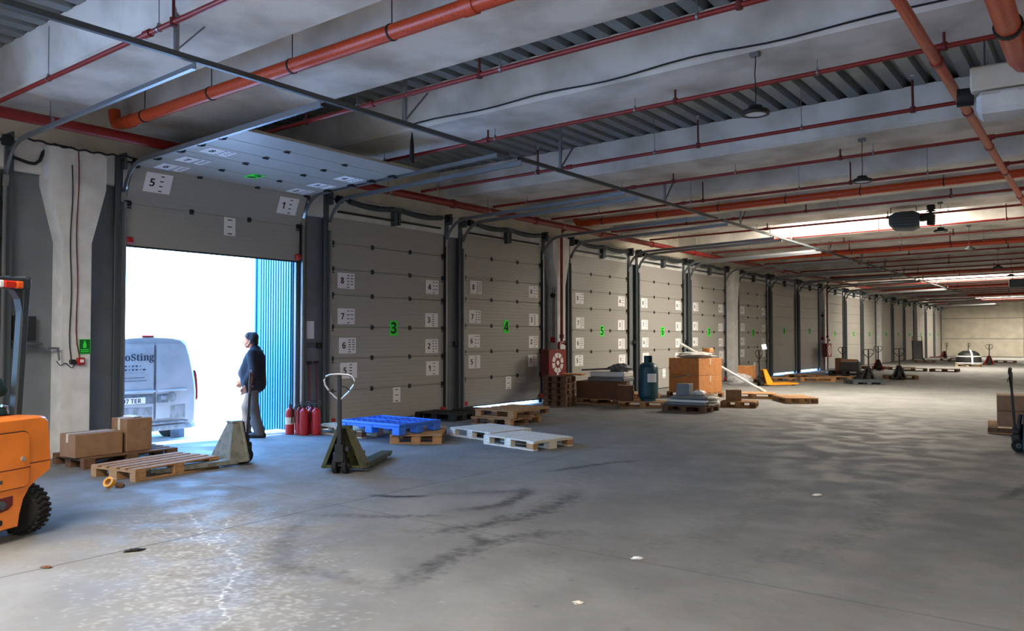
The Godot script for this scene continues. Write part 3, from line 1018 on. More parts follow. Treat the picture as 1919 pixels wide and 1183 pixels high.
func heaters() -> void:
	var t := thing("unit_heater", "pale box heater hung high beside the orange pipe, dark round duct at one end", "heater", Vector3(-0.78, 4.28, -10.05), 0.05)
	var b := MB.new()
	b.box(Vector3(0.1, 0.14, 0), Vector3(0.95, 0.26, 0.55), 0.02)
	put("housing", b, M.cream_wall, t)
	b = MB.new()
	b.box(Vector3(0.12, -0.13, 0.05), Vector3(0.88, 0.24, 0.5), 0.05)
	for x in [-0.1, 0.2]:
		b.bar(Vector3(x, -0.05, 0.301), Vector3(x + 0.16, -0.05, 0.301), 0.01, 0.012)
	put("burner_box", b, M.white_paint, t)
	b = MB.new()
	b.tube([Vector3(-0.36, 0.02, 0), Vector3(-0.52, 0.02, 0.02)], 0.10, 16)
	put("duct_collar", b, M.dark_steel, t)
	for x in [-0.25, 0.4]:
		b = MB.new()
		b.cyl(Vector3(x, 0.27, 0), Vector3(x, 0.9, 0), 0.012, -1, 6)
		put("hanger", b, M.grey_steel, t)
	t = thing("unit_heater", "dark box heater hung in mid hall with a black flue at its side", "heater", Vector3(-3.85, 4.42, -20.9), 0.15)
	b = MB.new()
	b.loft([row4(0.24, 0.10, 0.03, -0.34), row4(0.27, 0.20, 0.0, -0.20), row4(0.27, 0.22, 0.0, 0.18), row4(0.22, 0.16, 0.0, 0.32)])
	b.box(Vector3(0.1, 0.20, 0), Vector3(0.3, 0.08, 0.2), 0.01)
	put("housing", b, M.grey_steel, t, at3(Vector3.ZERO, PI / 2))
	b = MB.new()
	for q in 5:
		b.box(Vector3(0, -0.14 + 0.07 * q, 0.275), Vector3(0.5, 0.012, 0.02))
	put("louvres", b, M.dark_steel, t)
	b = MB.new()
	b.tube([Vector3(0.32, 0.05, 0), Vector3(0.45, 0.06, 0), Vector3(0.55, 0.12, 0), Vector3(0.57, 0.25, 0), Vector3(0.55, 0.42, 0), Vector3(0.56, 0.6, 0)], 0.085, 12)
	b.tube([Vector3(0.57, 0.12, 0), Vector3(0.56, 0.0, 0), Vector3(0.55, -0.12, 0)], 0.085, 12)
	for q in 12:
		b.cyl(Vector3(0.56, -0.1 + 0.05 * q, 0), Vector3(0.56, -0.08 + 0.05 * q, 0), 0.098, -1, 12)
	put("flue", b, M.black, t)
	for x in [-0.3, 0.25]:
		b = MB.new()
		b.cyl(Vector3(x, 0.2, 0), Vector3(x, 0.9, 0), 0.01, -1, 6)
		put("hanger", b, M.grey_steel, t)
	t = thing("unit_heater", "distant dark box heater with a flue, hung near the far skylight", "heater", Vector3(-3.2, 4.08, -42.55), 0.15)
	b = MB.new()
	b.box(Vector3.ZERO, Vector3(0.7, 0.42, 0.5), 0.06)
	put("housing", b, M.grey_steel, t)
	b = MB.new()
	b.tube([Vector3(0.3, 0.0, 0), Vector3(0.5, 0.1, 0), Vector3(0.52, 0.45, 0)], 0.09, 10)
	b.cyl(Vector3(-0.2, 0.2, 0), Vector3(-0.2, 0.6, 0), 0.012, -1, 6)
	put("flue", b, M.black, t)

func row4(w: float, h: float, y: float, z: float) -> Array:   # a rounded box outline facing z
	var o := []
	for q in [[1, -0.7], [1, 0.7], [0.8, 1], [-0.8, 1], [-1, 0.7], [-1, -0.7], [-0.8, -1], [0.8, -1]]:
		o.append(Vector3(q[0] * w, y + q[1] * h, z))
	return o

# ------------------------------------------------------------------ fittings on columns
func fittings() -> void:
	var fx := WALL + 0.305
	# near column: escape sign, alarm box, cables
	var t := thing("escape_sign", "small green escape sign with a pale figure on the white column", "sign", Vector3(fx + 0.004, 1.52, -5.30), PI / 2)
	var b := MB.new()
	b.box(Vector3.ZERO, Vector3(0.15, 0.20, 0.006))
	put("plate", b, M.exit_green, t)
	b = MB.new()
	for f in [[0, 0.099, 0.15, 0.006], [0, -0.099, 0.15, 0.006], [0.073, 0, 0.006, 0.2], [-0.073, 0, 0.006, 0.2]]:
		b.box(Vector3(f[0], f[1], 0.003), Vector3(f[2], f[3], 0.003))
	b.cyl(Vector3(0, 0.068, 0.002), Vector3(0, 0.068, 0.005), 0.013, -1, 10)
	b.prism(PackedVector2Array([Vector2(-0.022, -0.02), Vector2(0.022, -0.02), Vector2(0.022, 0.04), Vector2(0.012, 0.055), Vector2(-0.012, 0.055), Vector2(-0.022, 0.04)]), 0.002, 0.005)
	for y in [-0.045, -0.07]:
		b.box(Vector3(0, y, 0.003), Vector3(0.11, 0.012, 0.004))
	put("pictogram", b, M.sign_green, t)
	t = thing("alarm_box", "small red alarm box with a white label on the white column", "alarm", Vector3(fx + 0.025, 1.32, -5.24), PI / 2)
	b = MB.new()
	b.box(Vector3.ZERO, Vector3(0.10, 0.10, 0.05), 0.008)
	put("case", b, M.red_bright, t)
	b = MB.new()
	b.box(Vector3(0.005, 0.005, 0.026), Vector3(0.05, 0.04, 0.004))
	put("label_plate", b, M.paper, t)
	b = MB.new()
	b.box(Vector3(fx + 0.03, 1.315, -5.13), Vector3(0.06, 0.06, 0.07), 0.008)
	tag(put("socket_box", b, M.black_plastic), "small black junction box beside the red alarm box on the white column", "box")
	for c in [[-5.10, 4.0, 1.34, "dark_steel", "dark cable running down the face of the near white column"], [-5.18, 4.2, 1.37, "dark_red", "thin red cable running down the near white column to the alarm box"]]:
		b = MB.new()
		var pts := []
		for q in 16:
			pts.append(Vector3(fx + 0.008, lerpf(c[1], c[2], q / 15.0), c[0] - 0.012 * sin(q * 0.8) - (0.06 * pow(q / 15.0, 12) if c[0] < -5.15 else 0.03 * pow(q / 15.0, 12))))
		b.tube(pts, 0.008, 6)
		tag(put("wall_cable", b, M[c[3]]), c[4], "cable")
	b = MB.new()
	var loop := []
	for q in 22:
		var u := q / 21.0
		loop.append(Vector3(fx + 0.02, 1.33 - 0.07 * sin(PI * u) - 0.03 * sin(TAU * 2.0 * u), lerpf(-4.93, -5.25, u)))
	b.tube(loop, 0.006, 6)
	tag(put("loose_cable", b, M.black), "loose black cable looping under the boxes on the white column", "cable")
	b = MB.new()
	b.bar(Vector3(WALL + 0.1, 1.50, -4.93), Vector3(fx + 0.06, 1.50, -4.93), 0.03, 0.025)
	b.bar(Vector3(fx + 0.05, 1.50, -4.93), Vector3(fx + 0.05, 1.34, -4.95), 0.02, 0.02)
	tag(put("bracket", b, M.galv), "small steel arm bracket on the side of the near white column", "bracket")
	# black cable drooping along the lintel over the column, and a bent conduit beside it
	b = MB.new()
	var droop := []
	for q in 30:
		var u := q / 29.0
		droop.append(Vector3(WALL + 0.33, 4.25 + 0.012 * sin(q * 1.7) - 0.03 * sin(PI * u), lerpf(-4.45, -5.95, u)))
	b.tube(droop, 0.014, 6)
	tag(put("lintel_cable", b, M.black), "wavy black cable strung along the lintel above the near white column", "cable")
	b = MB.new()
	b.tube([Vector3(WALL + 0.13, 4.02, -4.40), Vector3(WALL + 0.13, 3.97, -4.62), Vector3(WALL + 0.13, 3.97, -4.70), Vector3(WALL + 0.13, 4.02, -4.76), Vector3(WALL + 0.13, 4.14, -4.80), Vector3(WALL + 0.14, 4.22, -4.86), Vector3(WALL + 0.16, 4.26, -4.98), Vector3(WALL + 0.16, 4.26, -5.2)], 0.022, 8)
	tag(put("conduit", b, M.dark_steel), "bent dark conduit on the lintel left of the near white column", "conduit")
	# hose cabinets with red risers
	for k in [1, 3]:
		var zc: float = BAY0 - BAY * k
		t = thing("hose_cabinet", "red fire hose cabinet with a round reel window, %s" % ["behind the brown pallet stack", "on the column past door 10"][0 if k == 1 else 1], "cabinet", Vector3(WALL + 0.52, 1.01, zc + 0.85), PI / 2, "fire hose cabinets")
		b = MB.new()
		b.box(Vector3(0, 0, -0.01), Vector3(0.80, 0.67, 0.22), 0.015)
		put("case", b, M.dark_red, t)
		b = MB.new()
		b.box(Vector3(0, 0, 0.11), Vector3(0.78, 0.65, 0.02), 0.008)
		put("door", b, M.red_pipe, t)
		var reel := MB.new()
		for q in 8:
			var a := TAU * q / 8
			var p := PackedVector2Array()
			for u in 6:
				p.append(Vector2.from_angle(a + 0.62 * u / 5.0) * 0.25)
			for u in 6:
				p.append(Vector2.from_angle(a + 0.62 * (5 - u) / 5.0) * 0.13)
			reel.prism(p, 0.115, 0.125)
		reel.cyl(Vector3(0, 0, 0.115), Vector3(0, 0, 0.128), 0.06, -1, 16)
		put("hose_reel", reel, M.paper, t)
		b = MB.new()
		b.prism(PackedVector2Array([Vector2(-0.05, -0.30), Vector2(0.05, -0.30), Vector2(0.02, -0.22), Vector2(-0.02, -0.22)]), 0.118, 0.126)
		put("handle", b, M.paper, t)
		for x in [-0.3, 0.3]:
			b = MB.new()
			b.box(Vector3(x, -0.67, -0.05), Vector3(0.05, 0.68, 0.05))
			put("leg", b, M.dark_red, t)
		t = thing("riser_pipe", "upright red riser pipe feeding the fire hose cabinet, %s" % ["beside door four" if k == 1 else "beside door ten"], "pipe", Vector3(WALL + 0.40, 0, zc + 0.30), 0, "red riser pipes")
		b = MB.new()
		b.tube([Vector3(0.3, 4.42, 0), Vector3(0.1, 4.41, 0), Vector3(0.02, 4.36, 0), Vector3(0, 4.25, 0), Vector3(0, 1.62, 0), Vector3(0.02, 1.52, 0.03), Vector3(0.06, 1.5, 0.2), Vector3(0.08, 1.36, 0.25)], 0.04, 10)
		put("pipe", b, M.red_pipe, t)
		b = MB.new()
		b.cyl(Vector3(0, 1.62, 0), Vector3(0, 1.72, 0), 0.06, -1, 10)
		b.cyl(Vector3(0.04, 1.5, -0.1), Vector3(0.04, 1.5, 0.16), 0.03, -1, 8)
		b.cyl(Vector3(0.04, 1.5, -0.1), Vector3(0.04, 1.5, -0.12), 0.06, -1, 10)
		put("valve", b, M.dark_red, t)
		t = thing("alarm_box", "round black sounder and red call point on the column beside door %s" % ("four" if k == 1 else "ten"), "alarm", Vector3(WALL + 0.20, 0, zc + 0.365), 0, "column call points")
		b = MB.new()
		b.cyl(Vector3(0, 2.72, 0.0), Vector3(0, 2.72, 0.07), 0.06, -1, 14)
		put("sounder", b, M.black, t)
		b = MB.new()
		b.box(Vector3(-0.02, 1.58, 0.02), Vector3(0.12, 0.14, 0.04), 0.008)
		put("call_point", b, M.red_bright, t)
		b = MB.new()
		b.tube([Vector3(-0.04, 2.93, 0.01), Vector3(-0.02, 2.75, 0.01), Vector3(-0.02, 1.6, 0.01)], 0.008, 6)
		b.tube([Vector3(0.04, 2.93, 0.01), Vector3(0.02, 2.75, 0.01), Vector3(0.02, 1.6, 0.01)], 0.008, 6)
		put("alarm_cable", b, M.dark_red, t)
	# paper on the pier beside the open door, dark screen on the pier at the far left
	b = MB.new()
	b.box(Vector3(WALL + 0.012, 1.78, -9.42), Vector3(0.012, 0.32, 0.17), 0.003)
	tag(put("notice", b, M.paper), "white paper notice on the grey pier right of the open door", "notice")
	t = thing("wall_screen", "dark flat screen on a shelf against the grey pier left of the column", "screen", Vector3(WALL + 0.06, 1.56, -4.63), PI / 2 - 0.1)
	b = MB.new()
	b.box(Vector3(0, 0.21, 0), Vector3(0.28, 0.32, 0.04), 0.006)
	put("panel", b, M.black_plastic, t)
	b = MB.new()
	b.box(Vector3(0.02, 0.0, 0.05), Vector3(0.34, 0.03, 0.18), 0.005)
	put("shelf", b, M.grey_steel, t)

# ------------------------------------------------------------------ pallets, boxes, trucks
func pallet(label: String, p: Vector3, turn: float, wood: String, w := 1.2, d := 0.8, group := "wooden pallets", stand := "wood_dark", boards := 5) -> Node3D:
	var t := thing("pallet", label, "pallet", p, turn, group)
	var key := "pallet%f%f%d" % [w, d, boards]
	if not T.has(key):
		var set_ := []
		for q in boards:   # top boards run along the pallet
			var bw: float = (0.125 if q % 2 == 0 else 0.09) * d / 0.8 * (1.0 if boards < 7 else 0.95)
			set_.append(["top_board", Vector3(0.0, 0.133, lerpf(-d / 2 + 0.07, d / 2 - 0.07, q / float(boards - 1))), Vector3(w, 0.022, bw)])
		for x in [-w / 2 + 0.0725, 0.0, w / 2 - 0.0725]:
			set_.append(["stringer", Vector3(x, 0.111, 0), Vector3(0.145, 0.022, d)])
			for z in [-d / 2 + 0.05, 0.0, d / 2 - 0.05]:
				set_.append(["block", Vector3(x, 0.061, z), Vector3(0.145, 0.078, 0.10 if z != 0 else 0.145)])
		for z in [-d / 2 + 0.05, 0.0, d / 2 - 0.05]:
			set_.append(["bottom_board", Vector3(0, 0.011, z), Vector3(w, 0.022, 0.10 if z != 0 else 0.145)])
		for s in set_:
			var b := MB.new()
			b.box(Vector3.ZERO, s[2], 0.004)
			s[2] = b.mesh()
		T[key] = set_
	for s in T[key]:
		var m: Material = M[stand] if s[0] in ["block"] and stand != "" and rng.randf() < 0.4 else M[wood]
		put(s[0], s[2], m, t, at3(s[1], rng.randf_range(-0.008, 0.008)))
	return t

func plastic_pallet(label: String, p: Vector3, turn: float, m: Material, w: float, d: float, h: float) -> void:
	var t := thing("plastic_pallet", label, "pallet", p, turn)
	var b := MB.new()
	b.box(Vector3(0, h - 0.02, -d / 2 + 0.03), Vector3(w, 0.04, 0.06), 0.006)
	b.box(Vector3(0, h - 0.02, d / 2 - 0.03), Vector3(w, 0.04, 0.06), 0.006)
	b.box(Vector3(-w / 2 + 0.03, h - 0.02, 0), Vector3(0.06, 0.04, d - 0.12), 0.006)
	b.box(Vector3(w / 2 - 0.03, h - 0.02, 0), Vector3(0.06, 0.04, d - 0.12), 0.006)
	b.box(Vector3(0, h - 0.02, 0), Vector3(0.05, 0.036, d - 0.12), 0.004)
	b.box(Vector3(0, h - 0.021, 0), Vector3(w - 0.12, 0.034, 0.05), 0.004)
	put("deck_frame", b, m, t)
	b = MB.new()
	for i in range(-7, 8):   # open lattice of slanting ribs
		for s in [-1.0, 1.0]:
			var x: float = i * w / 10.0
			var a := Vector3(x - s * d / 2, h - 0.022, -d / 2 + 0.05)
			var e := Vector3(x + s * d / 2, h - 0.022, d / 2 - 0.05)
			var lim := w / 2 - 0.05
			if maxf(a.x, e.x) < -lim or minf(a.x, e.x) > lim:
				continue
			var u0 := 0.0
			var u1 := 1.0
			var dx := e.x - a.x
			for bound in [-lim, lim]:
				var u: float = (bound - a.x) / dx
				if (a.x - bound) * signf(bound) > 0:
					u0 = maxf(u0, u)
				if (e.x - bound) * signf(bound) > 0:
					u1 = minf(u1, u)
			if u1 - u0 > 0.05:
				b.bar(a.lerp(e, u0), a.lerp(e, u1), 0.018, 0.03 if s > 0 else 0.026)
	put("deck_lattice", b, m, t)
	for x in [-w / 2 + 0.08, 0.0, w / 2 - 0.08]:
		for z in [-d / 2 + 0.08, 0.0, d / 2 - 0.08]:
			b = MB.new()
			b.box(Vector3(x, (h - 0.04) / 2, z), Vector3(0.16, h - 0.04, 0.16), 0.012)
			put("foot", b, m, t)
	b = MB.new()
	for z in [-d / 2 + 0.04, d / 2 - 0.04]:
		b.box(Vector3(0, h - 0.055, z), Vector3(w - 0.02, 0.05, 0.05), 0.006)
	for x in [-w / 2 + 0.04, w / 2 - 0.04]:
		b.box(Vector3(x, h - 0.055, 0), Vector3(0.05, 0.05, d - 0.02), 0.006)
	put("skirt", b, m, t)

func carton(label: String, p: Vector3, turn: float, s: Vector3, m: Material, tape := true, group := "") -> Node3D:
	var t := thing("cardboard_box", label, "box", p, turn, group)
	var b := MB.new()
	b.box(Vector3(0, s.y / 2, 0), s, 0.006)
	put("carton", b, m, t)
	b = MB.new()
	b.box(Vector3(0, s.y + 0.001, 0.0), Vector3(s.x - 0.01, 0.003, 0.004))
	put("flap_seam", b, M.black, t)
	if tape:
		b = MB.new()
		b.box(Vector3(0, s.y + 0.001, 0), Vector3(s.x - 0.004, 0.004, 0.05))
		for x in [-1.0, 1.0]:
			b.box(Vector3(x * (s.x / 2 + 0.0005), s.y * 0.82, 0), Vector3(0.003, s.y * 0.36, 0.05))
		put("packing_tape", b, M.tape, t)
	return t

func jack(label: String, p: Vector3, turn: float, body: Material, bar: Material, lean := 0.0, forks := 1.15, swing := 0.0) -> Node3D:
	var t := thing("pallet_jack", label, "pallet jack", p, turn, "hand pallet jacks")
	var b := MB.new()
	# upright housing: a tapering steel hood, open to the front, thick at its edges
	var ft := [Vector3(-0.07, 0.54, -0.07), Vector3(0.07, 0.54, -0.07), Vector3(0.07, 0.54, -0.19), Vector3(-0.07, 0.54, -0.19)]
	var fb := [Vector3(-0.265, 0.05, -0.07), Vector3(0.265, 0.05, -0.07), Vector3(0.265, 0.05, -0.34), Vector3(-0.265, 0.05, -0.34)]
	for e in [[1, 2], [2, 3], [3, 0]]:
		var q0: Vector3 = ft[e[0]]
		var q1: Vector3 = ft[e[1]]
		var r0: Vector3 = fb[e[0]]
		var r1: Vector3 = fb[e[1]]
		var inn: Vector3 = (q1 - q0).cross(r0 - q0).normalized() * 0.012
		b.quad(q0, r0, r1, q1)
		b.quad(q0 + inn, q1 + inn, r1 + inn, r0 + inn)
		b.quad(q0, q1, q1 + inn, q0 + inn)
		b.quad(r0, r0 + inn, r1 + inn, r1)
	for s in [-1.0, 1.0]:
		b.bar(Vector3(s * 0.25, 0.05, -0.075), Vector3(s * 0.055, 0.54, -0.075), 0.05, 0.035, Vector3.FORWARD, 0.005)
	b.box(Vector3(0, 0.545, -0.13), Vector3(0.16, 0.03, 0.15), 0.006)
	b.box(Vector3(0, 0.065, -0.10), Vector3(0.54, 0.04, 0.07), 0.008)
	put("housing", b, body, t)
	for s in [-1.0, 1.0]:
		b = MB.new()
		var x: float = s * 0.19
		b.box(Vector3(x, 0.088, -0.22 - forks * 0.46), Vector3(0.16, 0.012, forks * 0.92), 0.003)
		for e in [-0.074, 0.074]:
			b.box(Vector3(x + e, 0.062, -0.22 - forks * 0.46), Vector3(0.012, 0.05, forks * 0.92), 0.002)
		b.prism(PackedVector2Array([Vector2(x - 0.08, 0.094), Vector2(x + 0.08, 0.094), Vector2(x + 0.08, 0.05), Vector2(x - 0.08, 0.05)]), -0.22 - forks * 0.96, -0.22 - forks * 0.90)
		b.box(Vector3(x, 0.07, -0.22 - forks * 0.98), Vector3(0.10, 0.036, forks * 0.06), 0.01)
		put("fork", b, body, t)
		b = MB.new()
		b.cyl(Vector3(x - 0.045, 0.04, -0.22 - forks * 0.84), Vector3(x + 0.045, 0.04, -0.22 - forks * 0.84), 0.04, -1, 14)
		put("load_roller", b, M.grey_plastic, t)
		b = MB.new()
		b.cyl(Vector3(s * 0.035, 0.095, 0), Vector3(s * 0.085, 0.095, 0), 0.095, -1, 20)
		b.cyl(Vector3(s * 0.085, 0.095, 0), Vector3(s * 0.092, 0.095, 0), 0.06, 0.05, 16)
		var w := put("steer_wheel", b, M.rubber, t)
		b = MB.new()
		b.cyl(Vector3(s * 0.086, 0.095, 0), Vector3(s * 0.098, 0.095, 0), 0.035, -1, 12)
		put("wheel_hub", b, M.grey_steel, w)
	b = MB.new()
	b.cyl(Vector3(0, 0.09, 0), Vector3(0, 0.40, 0), 0.055, 0.05, 14)
	b.cyl(Vector3(0, 0.40, 0), Vector3(0, 0.54, -0.02), 0.026, -1, 10)
	b.cyl(Vector3(-0.12, 0.095, 0), Vector3(0.12, 0.095, 0), 0.016, -1, 8)
	b.box(Vector3(0, 0.20, 0.03), Vector3(0.15, 0.14, 0.12), 0.02)
	b.box(Vector3(0.09, 0.30, 0.02), Vector3(0.06, 0.07, 0.07), 0.01)
	put("pump", b, M.black, t)
	# tiller
	var g := Node3D.new()
	g.name = "tiller"
	g.transform = Transform3D(Basis.from_euler(Vector3(lean, swing, 0)), Vector3(0, 0.26, 0.045))
	t.add_child(g)
	b = MB.new()
	b.bar(Vector3(0, 0, 0), Vector3(0, 0.93, 0), 0.05, 0.032, Vector3.FORWARD, 0.006)
	b.box(Vector3(0, 0.04, 0), Vector3(0.11, 0.12, 0.06), 0.01)
	put("tiller_post", b, M.black, g)
	b = MB.new()
	var loop := []
	for q in [[0.0, 0.63], [0.05, 0.665], [0.12, 0.73], [0.178, 0.81], [0.19, 0.87], [0.165, 0.915], [0.11, 0.94], [0.0, 0.945], [-0.11, 0.94], [-0.165, 0.915], [-0.19, 0.87], [-0.178, 0.81], [-0.12, 0.73], [-0.05, 0.665]]:
		loop.append(Vector3(q[0], q[1], 0))
	b.tube(loop, 0.013, 8, true)
	put("handle_loop", b, bar, g)
	b = MB.new()
	b.tube([Vector3(0.03, 0.80, 0.02), Vector3(0.09, 0.79, 0.03), Vector3(0.14, 0.75, 0.03)], 0.007, 6)
	b.tube([Vector3(-0.03, 0.74, 0.02), Vector3(-0.15, 0.745, 0.03)], 0.007, 6)
	put("lever", b, M.black, g)
	return t

func extinguisher(label: String, p: Vector3, turn: float) -> void:
	var t := thing("fire_extinguisher", label, "extinguisher", p, turn, "red fire extinguishers")
	var b := MB.new()
	b.lathe([Vector2(0, 0), Vector2(0.066, 0), Vector2(0.074, 0.012), Vector2(0.075, 0.03), Vector2(0.075, 0.36), Vector2(0.071, 0.395), Vector2(0.055, 0.425), Vector2(0.03, 0.445), Vector2(0.022, 0.46), Vector2(0, 0.46)], 20)
	put("cylinder", b, M.red_bright, t)
	b = MB.new()
	b.lathe([Vector2(0.0765, 0.17), Vector2(0.0765, 0.29)], 20)
	put("label_band", b, M.tape if turn > 2.0 else M.red_bright, t)
	b = MB.new()
	b.cyl(Vector3(0, 0.45, 0), Vector3(0, 0.50, 0), 0.02, 0.024, 10)
	b.bar(Vector3(-0.02, 0.505, 0), Vector3(0.11, 0.53, 0), 0.022, 0.01)
	b.bar(Vector3(-0.02, 0.525, 0), Vector3(0.09, 0.575, 0), 0.022, 0.01)
	b.cyl(Vector3(0, 0.485, 0.02), Vector3(0, 0.485, 0.045), 0.018, -1, 10)
	put("valve", b, M.dark_steel, t)
	b = MB.new()
	b.tube([Vector3(-0.02, 0.48, 0), Vector3(-0.07, 0.49, 0.01), Vector3(-0.095, 0.44, 0.02), Vector3(-0.09, 0.33, 0.03), Vector3(-0.086, 0.2, 0.03)], 0.01, 8)
	put("hose", b, M.black, t)

func ragged(w: float, h: float, d: float, seed_: int, m: Material, called: String, parent: Node3D, at := Transform3D(), rough := 0.25) -> void:   # a crumpled lump of film or foam
	var f := FastNoiseLite.new()
	f.seed = seed_
	f.frequency = 0.9
	var rows := []
	for r in 9:
		var y := r / 8.0
		var o := []
		for i in 20:
			var a := TAU * i / 20.0
			var k := pow(sin(PI * clampf(0.22 + 0.72 * y, 0, 1)), 0.55)
			var n := 1.0 + rough * f.get_noise_3d(cos(a) * 2.0, y * 3.0, sin(a) * 2.0) * 2.0
			o.append(Vector3(cos(a) * w / 2 * k * n, y * h * (1.0 + 0.5 * rough * f.get_noise_2d(i * 2.0, r)), -sin(a) * d / 2 * k * n))
		rows.append(o)
	var b := MB.new()
	b.loft(rows)
	put(called, b, m, parent, at)

func foreground() -> void:
	# group by the open door
	pallet("wooden pallet lifted on the grey pallet jack, nearest the orange forklift", Vector3(-9.36, 0.0, -5.28), PI / 2 + 0.15, "wood")
	jack("grey painted pallet jack with its forks in a pallet, handle upright, before the man", Vector3(-9.16, 0, -6.36), PI - 0.10, M.grey_paint, M.coat_brown, 0.05, 1.15, -0.42)
	pallet("dark pallet under two cardboard boxes at the foot of the white column", Vector3(-10.62, 0, -5.42), PI / 2, "wood_dark", 1.25, 0.85)
	carton("lower of two brown cardboard boxes beside the white column, taped down one edge", Vector3(-10.47, 0.145, -5.02), PI / 2 + 0.05, Vector3(0.62, 0.29, 0.36), M.cardboard)
	var t := carton("taller brown cardboard box beside the white column with white papers on top", Vector3(-10.50, 0.145, -5.56), PI / 2 + 0.05, Vector3(0.36, 0.43, 0.36), M.cardboard)
	var b := MB.new()
	b.box(Vector3(0, 0.004, 0), Vector3(0.20, 0.008, 0.15))
	b.box(Vector3(0.03, 0.012, 0.02), Vector3(0.18, 0.008, 0.12))
	b.box(Vector3(-0.05, 0.018, -0.01), Vector3(0.12, 0.006, 0.10))
	tag(put("paper_pile", b, M.paper, null, at3(Vector3(-10.50, 0.58, -5.56), 0.3)), "few white papers lying on the taller cardboard box by the column", "papers")
	jack("dark olive pallet jack standing alone on the open floor, handle upright", Vector3(-7.47, 0, -6.55), 0.52, M.olive_paint, M.bright_steel, 0.03)
	var ex := [[-11.17, -8.66, "leftmost red fire extinguisher of the group, with a pale label", 2.5], [-11.03, -8.76, "second red fire extinguisher from the left in the group by the open door", 0.4], [-10.86, -8.71, "front red fire extinguisher of the group, third from the left", 0.2], [-11.11, -9.03, "red fire extinguisher at the back of the group, mostly hidden", 1.0], [-10.93, -8.93, "red fire extinguisher just behind the front one of the group", 0.0], [-10.74, -8.87, "rightmost red fire extinguisher of the group, beside the pallet", 0.3]]
	for e in ex:
		extinguisher(e[2], Vector3(e[0], 0, e[1]), e[3])
	pallet("pale wooden pallet under the left side of the blue plastic pallet", Vector3(-10.36, 0, -9.40), -0.05, "wood_pale", 1.3, 0.8)
	pallet("brown pallet with worn round blocks before the blue plastic pallet", Vector3(-8.95, 0, -9.50), 0.66, "wood", 0.8, 1.2)
	plastic_pallet("bright blue plastic pallet with an open lattice deck lying on wooden pallets", Vector3(-9.34, 0.145, -9.22), 0.03, M.blue_plastic, 1.32, 0.98, 0.17)
	pallet("whitewashed pallet farther from the camera of the two white ones", Vector3(-8.26, 0, -10.48), -0.20, "wood_white", 1.05, 0.9, "whitewashed pallets", "wood_white", 7)
	pallet("nearer whitewashed pallet with a stamped corner block, beside the blue one", Vector3(-7.14, 0, -9.98), -0.18, "wood_white", 1.1, 0.85, "whitewashed pallets", "wood", 7)
	pallet("lower wooden pallet of the pair stacked before the door marked 4", Vector3(-9.30, 0, -12.30), 0.08, "wood", 0.9, 1.1)
	pallet("upper wooden pallet of the pair stacked before the door marked 4", Vector3(-9.25, 0.146, -12.42), 0.03, "wood", 0.9, 1.2)
	pallet("left of two black pallets at the foot of the pier, nearer door 3", Vector3(-10.75, 0, -12.15), 0.05, "black", 1.0, 0.7, "black pallets", "black")
	pallet("right of two black pallets at the foot of the pier, nearer door 4", Vector3(-10.55, 0, -13.05), 0.1, "black", 1.0, 0.7, "black pallets", "black")
	# bits on the floor
	t = thing("tape_roll", "small roll of tape lying on the floor before the wooden pallet", "tape", Vector3(-8.76, 0, -4.41))
	b = MB.new()
	b.lathe([Vector2(0.035, 0.0), Vector2(0.06, 0.0), Vector2(0.06, 0.05), Vector2(0.035, 0.05), Vector2(0.035, 0.0)], 18)
	put("tape_ring", b, M.yellow_paint, t, at3(Vector3(0, 0.05, 0), 0.4, 1.0))
	ragged(0.16, 0.05, 0.08, 4, M.wood_dark, "torn_strip", t, at3(Vector3(0.02, 0, -0.09)))
	for s in [[-6.05, -3.23, 0.13, "black", "crumpled black scrap lying on the floor saw cut"], [-6.10, -2.62, 0.07, "cardboard_dark", "small dark scrap on the floor close to the forklift"], [-2.65, -4.24, 0.06, "wood_white", "thin pale splinter lying on the bare floor"], [-2.83, -5.35, 0.08, "paper", "small white paper scrap on the bare floor, nearer one"], [-2.45, -8.6, 0.10, "paper", "small white paper scrap on the bare floor, farther one"]]:
		t = thing("scrap", s[4], "scrap", Vector3(s[0], 0, s[1]), s[2] * 9.0)
		ragged(s[2], 0.018, s[2] * 0.5, int(s[2] * 100), M[s[3]], "scrap_piece", t, Transform3D(), 0.5)
	# right edge
	jack("black pallet jack cut by the right edge of the picture, handle toward the boxes", Vector3(-1.04, 0, -13.6), -PI / 2, M.tank_teal, M.black, 0.06)
	pallet("wooden pallet under the brown boxes at the right edge", Vector3(-1.12, 0, -16.4), 0.1, "wood", 1.2, 0.9)
	carton("lower brown box on the pallet at the right edge", Vector3(-1.10, 0.145, -16.35), 0.1, Vector3(0.95, 0.24, 0.7), M.cardboard)
	carton("upper brown box on the pallet at the right edge, white label on its front", Vector3(-1.10, 0.392, -16.35), 0.1, Vector3(0.95, 0.26, 0.7), M.cardboard)

